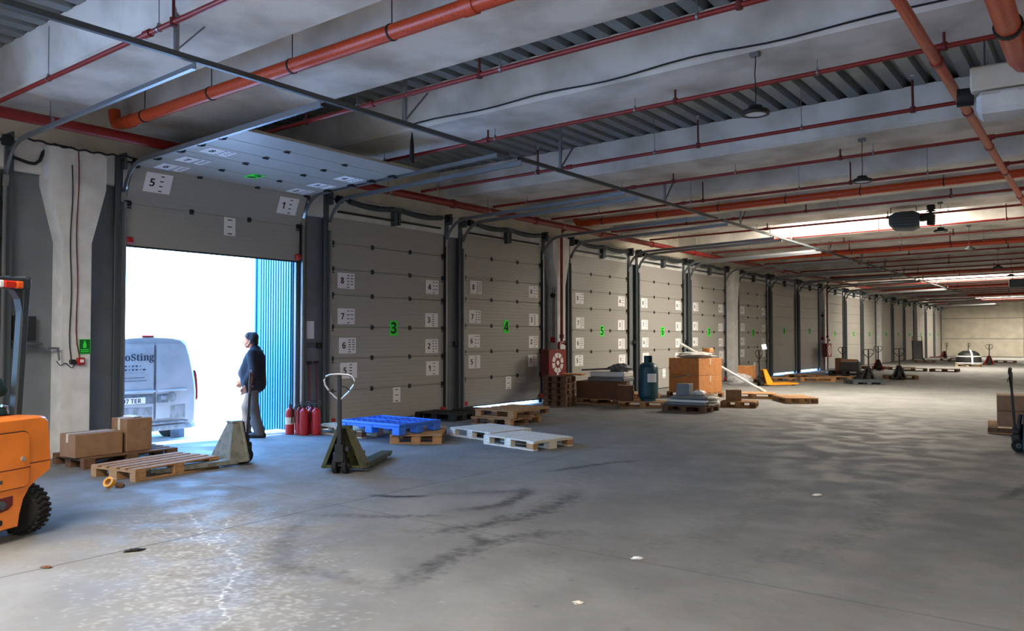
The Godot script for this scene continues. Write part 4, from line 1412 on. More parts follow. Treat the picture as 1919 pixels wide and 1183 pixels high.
func middle() -> void:
	# group around the hose cabinet and the gas tank
	for q in 5:
		pallet("dark pallet in the stack hiding the hose cabinet foot, %s from the floor" % ORD[q], Vector3(-10.55, 0.1455 * q, -16.05), 0.05 + 0.03 * sin(q * 2.0), "wood_dark", 0.62, 0.5, "dark stacked pallets")
	pallet("brown pallet under the carton and wrapped boards left of the gas tank", Vector3(-10.14, 0, -17.36), 0.10, "wood", 1.25, 0.9)
	carton("large dark brown carton on the pallet left of the gas tank", Vector3(-10.10, 0.145, -17.34), 0.10, Vector3(1.10, 0.42, 0.8), M.cardboard_dark, false)
	var t := thing("board_bundle", "bundle of grey wrapped boards on the dark brown carton", "bundle", Vector3(-9.85, 0.57, -17.3), 0.12)
	var b := MB.new()
	b.box(Vector3(0, 0.05, 0), Vector3(0.95, 0.10, 0.7), 0.02)
	put("lower_wrap", b, M.grey_plastic, t)
	b = MB.new()
	b.box(Vector3(0.02, 0.17, 0), Vector3(0.9, 0.13, 0.62), 0.02)
	put("upper_wrap", b, M.foil, t)
	t = thing("film_roll", "long roll of grey crumpled film lying over the bundles left of the gas tank", "roll", Vector3(-9.85, 0.806, -17.3), 0.1)
	ragged(0.5, 0.19, 0.5, 7, M.grey_plastic, "crumpled_film", t, at3(Vector3(0.25, 0, 0)), 0.4)
	b = MB.new()
	b.cyl(Vector3(0.1, 0.07, 0.05), Vector3(-0.75, 0.02, 0.1), 0.03, 0.02, 8)
	put("film_core", b, M.grey_plastic, t)
	t = thing("carton_sheet", "light brown folded sheet lying on the stack beside the hose cabinet", "cardboard", Vector3(-10.35, 0.735, -16.35), 0.3)
	b = MB.new()
	b.box(Vector3(0, 0.02, 0), Vector3(0.5, 0.035, 0.35), 0.01)
	put("folded_sheet", b, M.cardboard_bright, t, at3(Vector3.ZERO, 0, 0, -0.03))
	pallet("wooden pallet under the teal gas tank", Vector3(-8.80, 0, -17.05), 0.35, "wood", 1.1, 0.7)
	carton("small dark brown box on the pallet, left of the teal gas tank", Vector3(-9.20, 0.145, -16.86), 0.35, Vector3(0.36, 0.36, 0.34), M.cardboard_dark)
	t = thing("gas_tank", "teal gas tank with a guard collar and white label standing on a pallet", "tank", Vector3(-8.72, 0.145, -17.08))
	b = MB.new()
	b.lathe([Vector2(0, 0.03), Vector2(0.16, 0.03), Vector2(0.215, 0.07), Vector2(0.235, 0.13), Vector2(0.235, 0.74), Vector2(0.225, 0.80), Vector2(0.19, 0.86), Vector2(0.12, 0.90), Vector2(0.05, 0.91), Vector2(0, 0.91)], 28)
	put("vessel", b, M.tank_teal, t)
	b = MB.new()
	b.lathe([Vector2(0.17, 0), Vector2(0.18, 0), Vector2(0.18, 0.07), Vector2(0.17, 0.07), Vector2(0.17, 0)], 24)
	put("foot_ring", b, M.tank_teal, t)
	b = MB.new()
	for q in 16:
		var a := TAU * q / 20.0 + 1.35
		var e := TAU * (q + 1) / 20.0 + 1.35
		b.bar(Vector3(cos(a) * 0.095, 0.98, sin(a) * 0.095), Vector3(cos(e) * 0.095, 0.98, sin(e) * 0.095), 0.008, 0.17)
	put("guard_collar", b, M.tank_teal, t)
	b = MB.new()
	b.cyl(Vector3(0, 0.9, 0), Vector3(0, 1.02, 0), 0.03, -1, 10)
	put("valve", b, M.grey_steel, t)
	b = MB.new()
	for q in 6:
		var a := 0.25 - 0.16 * q
		b.t = at3(Vector3(0, 0.55, 0), a)
		b.box(Vector3(0.02, 0, 0.237), Vector3(0.04, 0.2, 0.004))
	put("label_plate", b, M.paper, t, at3(Vector3.ZERO, 0.95))
	# tall cartons under film
	pallet("pallet under the two tall orange brown cartons", Vector3(-9.2, 0, -20.85), -0.30, "wood", 1.2, 1.0)
	carton("lower tall orange brown carton of two stacked right of the gas tank", Vector3(-9.2, 0.145, -20.85), -0.30, Vector3(1.08, 0.46, 0.95), M.cardboard_bright)
	carton("upper tall orange brown carton of two stacked, covered with clear film", Vector3(-9.2, 0.612, -20.85), -0.30, Vector3(1.08, 0.46, 0.95), M.cardboard_bright)
	t = thing("film_sheet", "crumpled clear film heaped on the upper tall carton", "film", Vector3(-9.2, 1.08, -20.85), -0.3)
	ragged(1.05, 0.15, 0.9, 12, M.foil, "film_heap", t, Transform3D(), 0.35)
	carton("little brown box perched on the film over the tall cartons", Vector3(-8.95, 1.215, -21.15), -0.2, Vector3(0.24, 0.13, 0.2), M.cardboard_bright)
	b = MB.new()
	b.box(Vector3(0, 0.17, 0), Vector3(0.62, 0.02, 0.12), 0.004)
	tag(put("timber_plank", b, M.wood_grey, null, Transform3D(Basis.from_euler(Vector3(0, -0.35, 0.14)), Vector3(-8.55, 0.50, -18.5))), "grey plank leaning against the tall cartons", "plank")
	# grey sheet stack
	pallet("dark low pallet under the grey foam sheets", Vector3(-7.5, 0, -16.75), 0.05, "wood_dark", 1.0, 0.9)
	var y := 0.145
	for q in 3:
		t = thing("foam_sheet", "grey wrapped foam sheet in the low stack, %s from below" % ORD[q], "foam", Vector3(-7.5 + 0.03 * q, y, -16.75), 0.05 + 0.06 * q, "grey foam sheets")
		b = MB.new()
		b.box(Vector3(0, 0.035, 0), Vector3(0.95 - 0.05 * q, 0.06, 0.85), 0.02)
		put("sheet", b, M.grey_plastic if q != 1 else M.foil, t)
		ragged(0.3, 0.06, 0.5, 20 + q, M.foil, "wrap_end", t, at3(Vector3(0.42, 0.0, 0)), 0.3)
		y += 0.068
	carton("grey square box on the low stack of foam sheets", Vector3(-7.62, y + 0.001, -16.70), 0.1, Vector3(0.30, 0.26, 0.3), M.grey_plastic, false)
	t = thing("film_ball", "small crumpled film beside the grey box on the foam stack", "film", Vector3(-7.28, y + 0.001, -16.7))
	ragged(0.3, 0.12, 0.3, 31, M.foil, "film_lump", t, Transform3D(), 0.4)
	pallet("small pallet under the pale square box", Vector3(-7.02, 0, -18.45), 0.25, "wood", 0.8, 0.7)
	carton("pale square box alone on a small pallet", Vector3(-7.15, 0.145, -18.4), 0.45, Vector3(0.34, 0.26, 0.3), M.cardboard)
	pallet("brown pallet lying behind the pale square box", Vector3(-7.75, 0, -21.3), 0.45, "wood", 1.2, 0.8)
	pallet("brown pallet lying apart on the floor, past the white pole's foot", Vector3(-6.42, 0, -20.65), 0.60, "wood", 0.8, 1.2)
	pallet("pallet half hidden behind the teal gas tank", Vector3(-10.3, 0, -19.3), 0.0, "wood", 1.2, 0.8)
	# leaning pole
	t = thing("long_pole", "long pale metal pole leaning from the floor to the grey pier past door 6", "pole", Vector3(-8.05, 0.0, -23.1))
	b = MB.new()
	var tip := Vector3(-3.36, 1.40, -1.75)
	b.cyl(Vector3(0, 0.06, 0), tip, 0.038, -1, 12)
	put("tube", b, M.paper, t)
	b = MB.new()
	b.tube([Vector3(0.06, 0.035, 0.02), Vector3(0, 0.06, 0), tip * 0.06 + Vector3(0, 0.06, 0)], 0.05, 12)
	put("foot", b, M.tape, t)
	b = MB.new()
	b.cyl(tip, tip * 1.02, 0.045, 0.03, 12)
	put("end_cap", b, M.paper, t)
	t = thing("plastic_bag", "clear plastic bag slumped on the floor by door 8", "bag", Vector3(-10.2, 0, -26.9))
	ragged(0.8, 0.38, 0.6, 41, M.film, "bag", t, Transform3D(), 0.4)
	carton("orange brown box on a pallet before the door marked 8", Vector3(-10.6, 0.145, -28.6), 0.1, Vector3(0.55, 0.46, 0.45), M.cardboard_bright)
	pallet("pallet under the box before the door marked 8", Vector3(-10.4, 0, -28.6), 0.05, "wood_dark", 1.2, 0.8)
	jack("yellow pallet jack standing sideways before the doors marked 8 and 9", Vector3(-9.42, 0, -26.7), -2.15 + PI / 2, M.yellow_paint, M.black, 0.02)
	b = MB.new()
	b.box(Vector3(0, 0, 0), Vector3(0.15, 0.006, 0.21))
	tag(put("paper_sheet", b, M.paper, null, Transform3D(Basis.from_euler(Vector3(0.9, 0.6, 0.2)), Vector3(-9.30, 1.32, -26.72))), "paper tucked in the handle of the yellow pallet jack", "paper")
	var n := 0
	for p in [[-9.9, -29.9, 0.1], [-8.7, -30.8, 0.25], [-8.4, -32.1, 0.1], [-9.85, -32.8, 0.0]]:
		pallet("brown pallet before doors 9 and 10, %s of four behind the yellow jack" % ORD[n], Vector3(p[0], 0, p[1]), p[2], "wood", 1.2, 0.8, "pallets behind the yellow jack")
		n += 1

func background() -> void:
	jack("red pallet jack behind the box stack near the second hose cabinet", Vector3(-9.3, 0, -36.6), 0.6, M.red_paint, M.black)
	for q in 2:
		pallet("%s black pallet under the crates before the door marked 11" % ["lower", "upper"][q], Vector3(-8.55, 0.1455 * q, -34.2), 0.1, "black", 1.2, 1.0, "black pallets under crates", "black")
	var t := thing("crate", "black plastic crate on the black pallets before door 11", "crate", Vector3(-8.35, 0.291, -34.1), 0.1)
	var b := MB.new()
	b.box(Vector3(0, 0.02, 0), Vector3(0.7, 0.04, 0.6))
	for s in [-1.0, 1.0]:
		b.box(Vector3(0, 0.18, s * 0.29), Vector3(0.7, 0.34, 0.02))
		b.box(Vector3(s * 0.34, 0.18, 0), Vector3(0.02, 0.34, 0.58))
	put("crate_shell", b, M.black_plastic, t)
	carton("brown box in the black crate before door 11, topmost of its stack", Vector3(-8.4, 0.335, -34.1), 0.1, Vector3(0.56, 0.42, 0.45), M.cardboard)
	carton("brown box beside the black crate before door 11", Vector3(-8.86, 0.291, -34.35), 0.1, Vector3(0.24, 0.5, 0.4), M.cardboard_dark)
	plastic_pallet("dark grey green plastic pallet alone before the far pallet jacks", Vector3(-6.9, 0, -30.0), 0.62, M.grey_steel, 1.1, 0.9, 0.15)
	jack("dark pallet jack on the dark plastic pallet's far side, left of the far pair", Vector3(-7.0, 0, -31.1), 0.4, M.dark_steel, M.black)
	jack("dark pallet jack, right one of the far pair before door 13", Vector3(-6.45, 0, -33.6), 0.3, M.dark_steel, M.black)
	jack("dark red pallet jack behind the far pair, before door 12", Vector3(-9.0, 0, -42.0), 0.3, M.red_paint, M.black)
	b = MB.new()
	b.box(Vector3(0, 0.25, 0), Vector3(0.9, 0.5, 0.5), 0.03)
	tag(put("storage_bin", b, M.blue_sheet, null, at3(Vector3(-10.4, 0, -42.2), 0.2)), "light blue bin by the door marked 12, behind the far pallet jacks", "bin")
	pallet("brown pallet under the far dark pallet jack before door 13", Vector3(-6.6, 0, -34.6), 0.3, "wood_dark", 1.2, 0.8)
	var n := 0
	for p in [[-9.7, -44.6, 0.0], [-8.35, -44.1, 0.1], [-7.6, -42.8, 0.1], [-6.25, -42.9, 0.0]]:
		pallet("pallet in the distant row before doors 14 and 15, %s from the left" % ORD[n], Vector3(p[0], 0, p[1]), p[2], "wood_dark", 1.2, 0.8, "distant pallet row")
		n += 1
	t = thing("wrapped_load", "black banded round load with white straps on a far pallet", "load", Vector3(-6.25, 0.152, -51.2), 0.0)
	b = MB.new()
	b.lathe([Vector2(0, 0), Vector2(0.64, 0), Vector2(0.66, 0.05), Vector2(0.62, 0.35), Vector2(0.5, 0.6), Vector2(0.3, 0.72), Vector2(0, 0.74)], 24)
	put("load", b, M.black, t)
	b = MB.new()
	for y in [[0.67, 0.03], [0.60, 0.40]]:
		b.lathe([Vector2(y[0] - 0.02, y[1]), Vector2(y[0] + 0.006, y[1] + 0.005), Vector2(y[0], y[1] + 0.05), Vector2(y[0] - 0.04, y[1] + 0.055)], 24)
	b.tube([Vector3(0.25, 0.0, 0.64), Vector3(0.24, 0.35, 0.60), Vector3(0.2, 0.6, 0.48), Vector3(0.1, 0.75, 0.2)], 0.05, 8)
	put("strap", b, M.paper, t)
	pallet("pallet under the black banded round load", Vector3(-6.25, 0, -51.2), 0.0, "wood_pale", 1.2, 1.2)
	jack("dark pallet jack behind the black banded round load", Vector3(-5.6, 0, -54.5), 0.2, M.red_paint, M.black)
	n = 0
	for p in [[-9.6, -58.0, 0.1], [-8.0, -60.5, 0.2], [-5.3, -60.2, 0.0], [-2.4, -62.0, 0.0], [-8.9, -63.5, 0.1]]:
		pallet("pallet lying near the end wall, %s of five" % ORD[n], Vector3(p[0], 0, p[1]), p[2], "wood_dark", 1.2, 0.8, "pallets near the end wall")
		n += 1
	jack("red pallet jack by the end wall, left of its twin", Vector3(-10.2, 0, -70.5), 0.9, M.red_paint, M.black, 0.1, 1.15, 1.4)
	jack("red pallet jack by the end wall, right of its twin", Vector3(-8.4, 0, -68.0), 0.9, M.red_paint, M.black, 0.1, 1.15, 1.4)
	t = thing("platform_cart", "grey blue upright cart with a tall handle leaning by the door marked 17", "cart", Vector3(-10.7, 0, -62.0), 0.4)
	b = MB.new()
	b.box(Vector3(0, 0.75, 0), Vector3(0.7, 1.3, 0.08), 0.02)
	put("platform", b, M.grey_panel, t, at3(Vector3.ZERO, 0, -0.1))
	b = MB.new()
	b.tube([Vector3(-0.3, 0.1, 0.1), Vector3(-0.3, 1.7, -0.1), Vector3(0.3, 1.7, -0.1), Vector3(0.3, 0.1, 0.1)], 0.02, 8)
	for x in [-0.35, 0.35]:
		b.cyl(Vector3(x - 0.03, 0.09, 0.1), Vector3(x + 0.03, 0.09, 0.1), 0.09, -1, 14)
	put("handle", b, M.dark_red, t)
	# two long tools leaning in the pier left of door 3
	for q in 2:
		t = thing("push_broom", "long handled tool leaning on the grey pier by the extinguishers, %s" % ["left", "right"][q], "tool", Vector3(WALL + 0.28, 0, -9.30 - 0.16 * q))
		b = MB.new()
		b.cyl(Vector3(0, 0.04, 0.08), Vector3(-0.22, 1.18, -0.06), 0.014, -1, 8)
		put("handle", b, M.dark_red, t)
		b = MB.new()
		b.box(Vector3(-0.215, 1.19, -0.06), Vector3(0.04, 0.05, 0.10), 0.01)
		b.box(Vector3(0, 0.03, 0.08), Vector3(0.06, 0.06, 0.12), 0.01)
		put("grip", b, M.black, t)

# ------------------------------------------------------------------ the man at the door
# skin of a set of tapered capsules [a, b, radius a, radius b] joined by a smooth minimum, meshed with surface nets
func net(bones: Array, cell: float, k: float, into: MB) -> MB:
	var lo := Vector3.INF
	var hi := -Vector3.INF
	for b in bones:
		var r: float = maxf(b[2], b[3]) + cell * 3.0
		for p in [b[0], b[1]]:
			lo = lo.min(p - Vector3.ONE * r)
			hi = hi.max(p + Vector3.ONE * r)
	var nx := int((hi.x - lo.x) / cell) + 2
	var ny := int((hi.y - lo.y) / cell) + 2
	var nz := int((hi.z - lo.z) / cell) + 2
	var f := PackedFloat32Array()
	f.resize(nx * ny * nz)
	for b in bones:
		var a: Vector3 = b[0]
		var d: Vector3 = b[1] - a
		var ra: float = b[2]
		var rb: float = b[3]
		var l2 := maxf(d.length_squared(), 1e-9)
		var m := maxf(ra, rb) + 5.0 / k
		var p0 := a.min(b[1]) - Vector3.ONE * m
		var p1 := a.max(b[1]) + Vector3.ONE * m
		for iz in range(maxi(0, int((p0.z - lo.z) / cell)), mini(nz, int((p1.z - lo.z) / cell) + 2)):
			for iy in range(maxi(0, int((p0.y - lo.y) / cell)), mini(ny, int((p1.y - lo.y) / cell) + 2)):
				for ix in range(maxi(0, int((p0.x - lo.x) / cell)), mini(nx, int((p1.x - lo.x) / cell) + 2)):
					var q := lo + Vector3(ix, iy, iz) * cell - a
					var t := clampf(q.dot(d) / l2, 0.0, 1.0)
					f[(iz * ny + iy) * nx + ix] += exp(-k * ((q - d * t).length() - lerpf(ra, rb, t)))
	# inside where the sum passes 1
	var at := PackedInt32Array()
	at.resize(nx * ny * nz)
	at.fill(-1)
	var pos := PackedVector3Array()
	var off := [0, 1, nx, nx + 1, nx * ny, nx * ny + 1, nx * ny + nx, nx * ny + nx + 1]
	var edges := [[0, 1], [2, 3], [4, 5], [6, 7], [0, 2], [1, 3], [4, 6], [5, 7], [0, 4], [1, 5], [2, 6], [3, 7]]
	for iz in nz - 1:
		for iy in ny - 1:
			for ix in nx - 1:
				var base := (iz * ny + iy) * nx + ix
				var n := 0
				for c in 8:
					if f[base + off[c]] > 1.0:
						n += 1
				if n == 0 or n == 8:
					continue
				var s := Vector3.ZERO
				var m := 0
				for e in edges:
					var u := f[base + off[e[0]]]
					var v := f[base + off[e[1]]]
					if (u > 1.0) != (v > 1.0):
						var lu := -log(maxf(u, 1e-6))
						var lv := -log(maxf(v, 1e-6))
						var t := lu / (lu - lv)
						s += Vector3(e[0] & 1, (e[0] >> 1) & 1, e[0] >> 2).lerp(Vector3(e[1] & 1, (e[1] >> 1) & 1, e[1] >> 2), t)
						m += 1
				at[base] = pos.size()
				pos.append(lo + (Vector3(ix, iy, iz) + s / m) * cell)
	var tris := PackedInt32Array()
	var st := [1, nx, nx * ny]
	for iz in range(1, nz - 1):
		for iy in range(1, ny - 1):
			for ix in range(1, nx - 1):
				var base := (iz * ny + iy) * nx + ix
				var here := f[base] > 1.0
				for ax in 3:
					if here != (f[base + st[ax]] > 1.0):
						var u: int = st[(ax + 1) % 3]
						var v: int = st[(ax + 2) % 3]
						var q := [at[base - u - v], at[base - v], at[base], at[base - u]]
						if q.min() < 0:
							continue
						if here:
							tris.append_array(PackedInt32Array([q[0], q[1], q[2], q[0], q[2], q[3]]))
						else:
							tris.append_array(PackedInt32Array([q[0], q[2], q[1], q[0], q[3], q[2]]))
	var nor := PackedVector3Array()
	nor.resize(pos.size())
	for i in range(0, tris.size(), 3):
		var c := (pos[tris[i + 1]] - pos[tris[i]]).cross(pos[tris[i + 2]] - pos[tris[i]])
		for j in 3:
			nor[tris[i + j]] += c
	for i in range(0, tris.size(), 3):
		into.tri(pos[tris[i]], pos[tris[i + 1]], pos[tris[i + 2]], nor[tris[i]], nor[tris[i + 1]], nor[tris[i + 2]])
	return into

func hand(w: Vector3, dir: Vector3, side: Vector3, s: float) -> Array:   # palm, four bent fingers and a thumb; side points to the thumb
	var nrm := dir.cross(side).normalized() * s
	var o := []
	for i in 4:
		o.append([w, w + dir * 0.085 + side * (0.03 - 0.02 * i), 0.014, 0.0125])
		var r: Vector3 = w + dir * 0.085 + side * (0.033 - 0.022 * i)
		var l: float = [0.036, 0.042, 0.039, 0.03][i]
		var m: Vector3 = r + dir * l + nrm * 0.010
		o.append([r, m, 0.0095, 0.0088])
		o.append([m, m + dir * l * 0.6 + nrm * 0.028, 0.0088, 0.0075])
	var th := w + dir * 0.025 + side * 0.03
	o.append([th, th + dir * 0.035 + side * 0.022 + nrm * 0.012, 0.013, 0.011])
	o.append([th + dir * 0.035 + side * 0.022 + nrm * 0.012, th + dir * 0.068 + side * 0.022 + nrm * 0.022, 0.0105, 0.009])
	return o

func v3(x: float, y: float, z: float) -> Vector3:
	return Vector3(x, y, z)

func man() -> void:
	# faces -z; x is his right
	var head := v3(0, 1.59, -0.045)
	var sl := v3(-0.195, 1.385, 0.03)
	var el := v3(-0.265, 1.09, 0.07)
	var wl := v3(-0.235, 0.86, -0.07)
	var sr := v3(0.195, 1.385, 0.03)
	var er := v3(0.26, 1.10, 0.03)
	var wr := v3(0.17, 0.92, -0.20)
	var hl := v3(-0.10, 0.90, 0.02)
	var kl := v3(-0.125, 0.49, 0.04)
	var al := v3(-0.13, 0.085, 0.15)
	var hr := v3(0.10, 0.90, 0.0)
	var kr := v3(0.12, 0.49, -0.13)
	var ar := v3(0.13, 0.085, -0.13)
	var b := MB.new()
	net([
		[v3(0, 1.50, -0.01), v3(0, 1.36, 0.03), 0.05, 0.06], [v3(-0.1, 1.33, 0.03), v3(0.1, 1.33, 0.03), 0.08, 0.08], [v3(0, 1.3, 0.0), v3(0, 0.95, -0.02), 0.11, 0.12],
		[sl, el, 0.045, 0.038], [el, wl, 0.036, 0.026], [sr, er, 0.045, 0.038], [er, wr, 0.036, 0.026],
		[hl, kl, 0.075, 0.05], [kl, al, 0.048, 0.034], [hr, kr, 0.075, 0.05], [kr, ar, 0.048, 0.034],
		[al, al + v3(0, -0.045, -0.12), 0.034, 0.03], [ar, ar + v3(0, -0.045, -0.12), 0.034, 0.03]], 0.014, 60.0, b)
	# head: skull, face, jaw, nose, brow, lips, ears
	var h := head
	var face := [
		[h + v3(0, 0.035, 0.025), h + v3(0, 0.03, -0.015), 0.078, 0.074], [h + v3(0, 0.0, 0.0), h + v3(0, -0.05, -0.03), 0.066, 0.052], [h + v3(0, -0.055, -0.03), h + v3(0, -0.085, -0.055), 0.048, 0.03],
		[h + v3(-0.03, -0.03, -0.055), h + v3(0.03, -0.03, -0.055), 0.03, 0.03], [h + v3(0, 0.012, -0.085), h + v3(0, -0.028, -0.108), 0.011, 0.015], [h + v3(-0.03, 0.022, -0.075), h + v3(0.03, 0.022, -0.075), 0.015, 0.015],
		[h + v3(-0.018, -0.058, -0.083), h + v3(0.018, -0.058, -0.083), 0.011, 0.011], [h + v3(-0.014, -0.07, -0.08), h + v3(0.014, -0.07, -0.08), 0.011, 0.011],
		[h + v3(-0.077, 0.01, 0.015), h + v3(-0.079, -0.03, 0.008), 0.016, 0.011], [h + v3(0.077, 0.01, 0.015), h + v3(0.079, -0.03, 0.008), 0.016, 0.011],
		[h + v3(0, -0.04, 0.02), v3(0, 1.44, 0.0), 0.056, 0.056]]
	for q in 10:
		face[q] = [h + (face[q][0] - h) * 1.1, h + (face[q][1] - h) * 1.1, face[q][2] * 1.1, face[q][3] * 1.1]
	net(face, 0.006, 130.0, b)
	net(hand(wl, v3(0.05, -0.98, -0.2).normalized(), v3(0.1, -0.2, -0.97).normalized(), -1.0), 0.004, 320.0, b)
	net(hand(wr, v3(-0.35, -0.75, -0.55).normalized(), v3(-0.3, 0.5, -0.75).normalized(), 1.0), 0.004, 320.0, b)
	var body := put("person", b, M.skin, null, at3(Vector3(-11.36, 0.0, -8.06), 2.29))
	tag(body, "man in dark jacket and grey trousers standing in the open doorway, seen from the side", "person")
	b = MB.new()   # close cropped hair
	var mop := [[h + v3(0, 0.055, 0.035), h + v3(0, 0.065, -0.02), 0.078, 0.068], [h + v3(-0.045, 0.02, 0.045), h + v3(0.045, 0.02, 0.045), 0.056, 0.056], [h + v3(-0.03, -0.02, 0.065), h + v3(0.03, -0.035, 0.06), 0.046, 0.046], [h + v3(-0.062, 0.03, 0.0), h + v3(-0.055, 0.05, -0.03), 0.024, 0.024], [h + v3(0.062, 0.03, 0.0), h + v3(0.055, 0.05, -0.03), 0.024, 0.024]]
	for q in mop.size():
		mop[q] = [h + (mop[q][0] - h) * 1.1, h + (mop[q][1] - h) * 1.1, mop[q][2] * 1.12, mop[q][3] * 1.12]
	net(mop, 0.007, 110.0, b)
	put("hair", b, M.hair, body)
	b = MB.new()   # jacket: chest, round belly, loose hem, collar, sleeves
	net([
		[v3(-0.10, 1.36, 0.03), v3(0.10, 1.36, 0.03), 0.10, 0.10], [v3(-0.08, 1.25, -0.01), v3(0.08, 1.25, -0.01), 0.135, 0.135], [v3(-0.06, 1.10, -0.04), v3(0.06, 1.10, -0.04), 0.165, 0.165],
		[v3(-0.07, 0.96, -0.02), v3(0.07, 0.96, -0.02), 0.165, 0.165], [v3(-0.08, 0.86, 0.0), v3(0.08, 0.86, 0.0), 0.15, 0.15], [v3(0, 1.30, 0.07), v3(0, 0.88, 0.07), 0.12, 0.14],
		[v3(-0.04, 1.46, 0.03), v3(0.04, 1.46, 0.03), 0.062, 0.062],
		[sl, el, 0.078, 0.066], [el, wl + v3(0.005, 0.05, 0.02), 0.066, 0.05], [sr, er, 0.078, 0.066], [er, wr + v3(0.02, 0.05, 0.05), 0.066, 0.05]], 0.013, 42.0, b)
	put("jacket", b, M.jacket, body)
	b = MB.new()   # open vest over the chest, lit edge to the front
	net([[v3(-0.09, 1.34, -0.045), v3(-0.05, 1.06, -0.13), 0.07, 0.09], [v3(0.09, 1.34, -0.045), v3(0.05, 1.06, -0.13), 0.07, 0.09], [v3(-0.06, 1.06, -0.135), v3(-0.07, 0.90, -0.10), 0.088, 0.07], [v3(0.06, 1.06, -0.135), v3(0.07, 0.90, -0.10), 0.088, 0.07]], 0.012, 60.0, b)
	put("vest", b, M.vest, body)
	b = MB.new()
	net([
		[v3(-0.06, 0.92, 0.01), v3(0.06, 0.92, 0.01), 0.125, 0.125], [hl, kl, 0.10, 0.078], [kl, al, 0.078, 0.066], [hr, kr, 0.10, 0.078], [kr, ar, 0.078, 0.066],
		[kl + v3(0, -0.24, 0.02), al + v3(0, 0.05, -0.02), 0.07, 0.082], [kr + v3(0, -0.24, 0.0), ar + v3(0, 0.05, -0.02), 0.07, 0.082], [kl + v3(0, 0.02, -0.03), kl + v3(0, -0.05, -0.02), 0.07, 0.07]], 0.013, 55.0, b)
	put("trousers", b, M.trousers, body)
	for a in [al, ar]:
		b = MB.new()
		net([[a + v3(-0.012, -0.045, 0.05), a + v3(-0.015, -0.045, -0.16), 0.038, 0.036], [a + v3(0.014, -0.045, 0.05), a + v3(0.018, -0.045, -0.14), 0.038, 0.038], [a + v3(0, 0.0, 0.02), a + v3(0, -0.03, -0.09), 0.045, 0.04], [a + v3(0, -0.066, 0.06), a + v3(0, -0.066, -0.17), 0.018, 0.018]], 0.009, 90.0, b)
		put("shoe", b, M.shoe, body)
	# white earpiece cord at the ear and pale collar
	b = MB.new()
	b.tube([h + v3(-0.082, -0.02, 0.0), h + v3(-0.084, -0.055, -0.02), h + v3(-0.07, -0.075, -0.05)], 0.004, 6)
	put("mask_strap", b, M.paper, body)

# ------------------------------------------------------------------ vehicles and what stands outside
func rounded(x0: float, y0: float, x1: float, y1: float, r: float, n := 5) -> PackedVector2Array:
	var o := PackedVector2Array()
	for c in [[x1 - r, y0 + r, -PI / 2], [x1 - r, y1 - r, 0.0], [x0 + r, y1 - r, PI / 2], [x0 + r, y0 + r, PI]]:
		for i in n + 1:
			o.append(Vector2(c[0], c[1]) + Vector2.from_angle(c[2] + PI / 2 * i / n) * r)
	return o

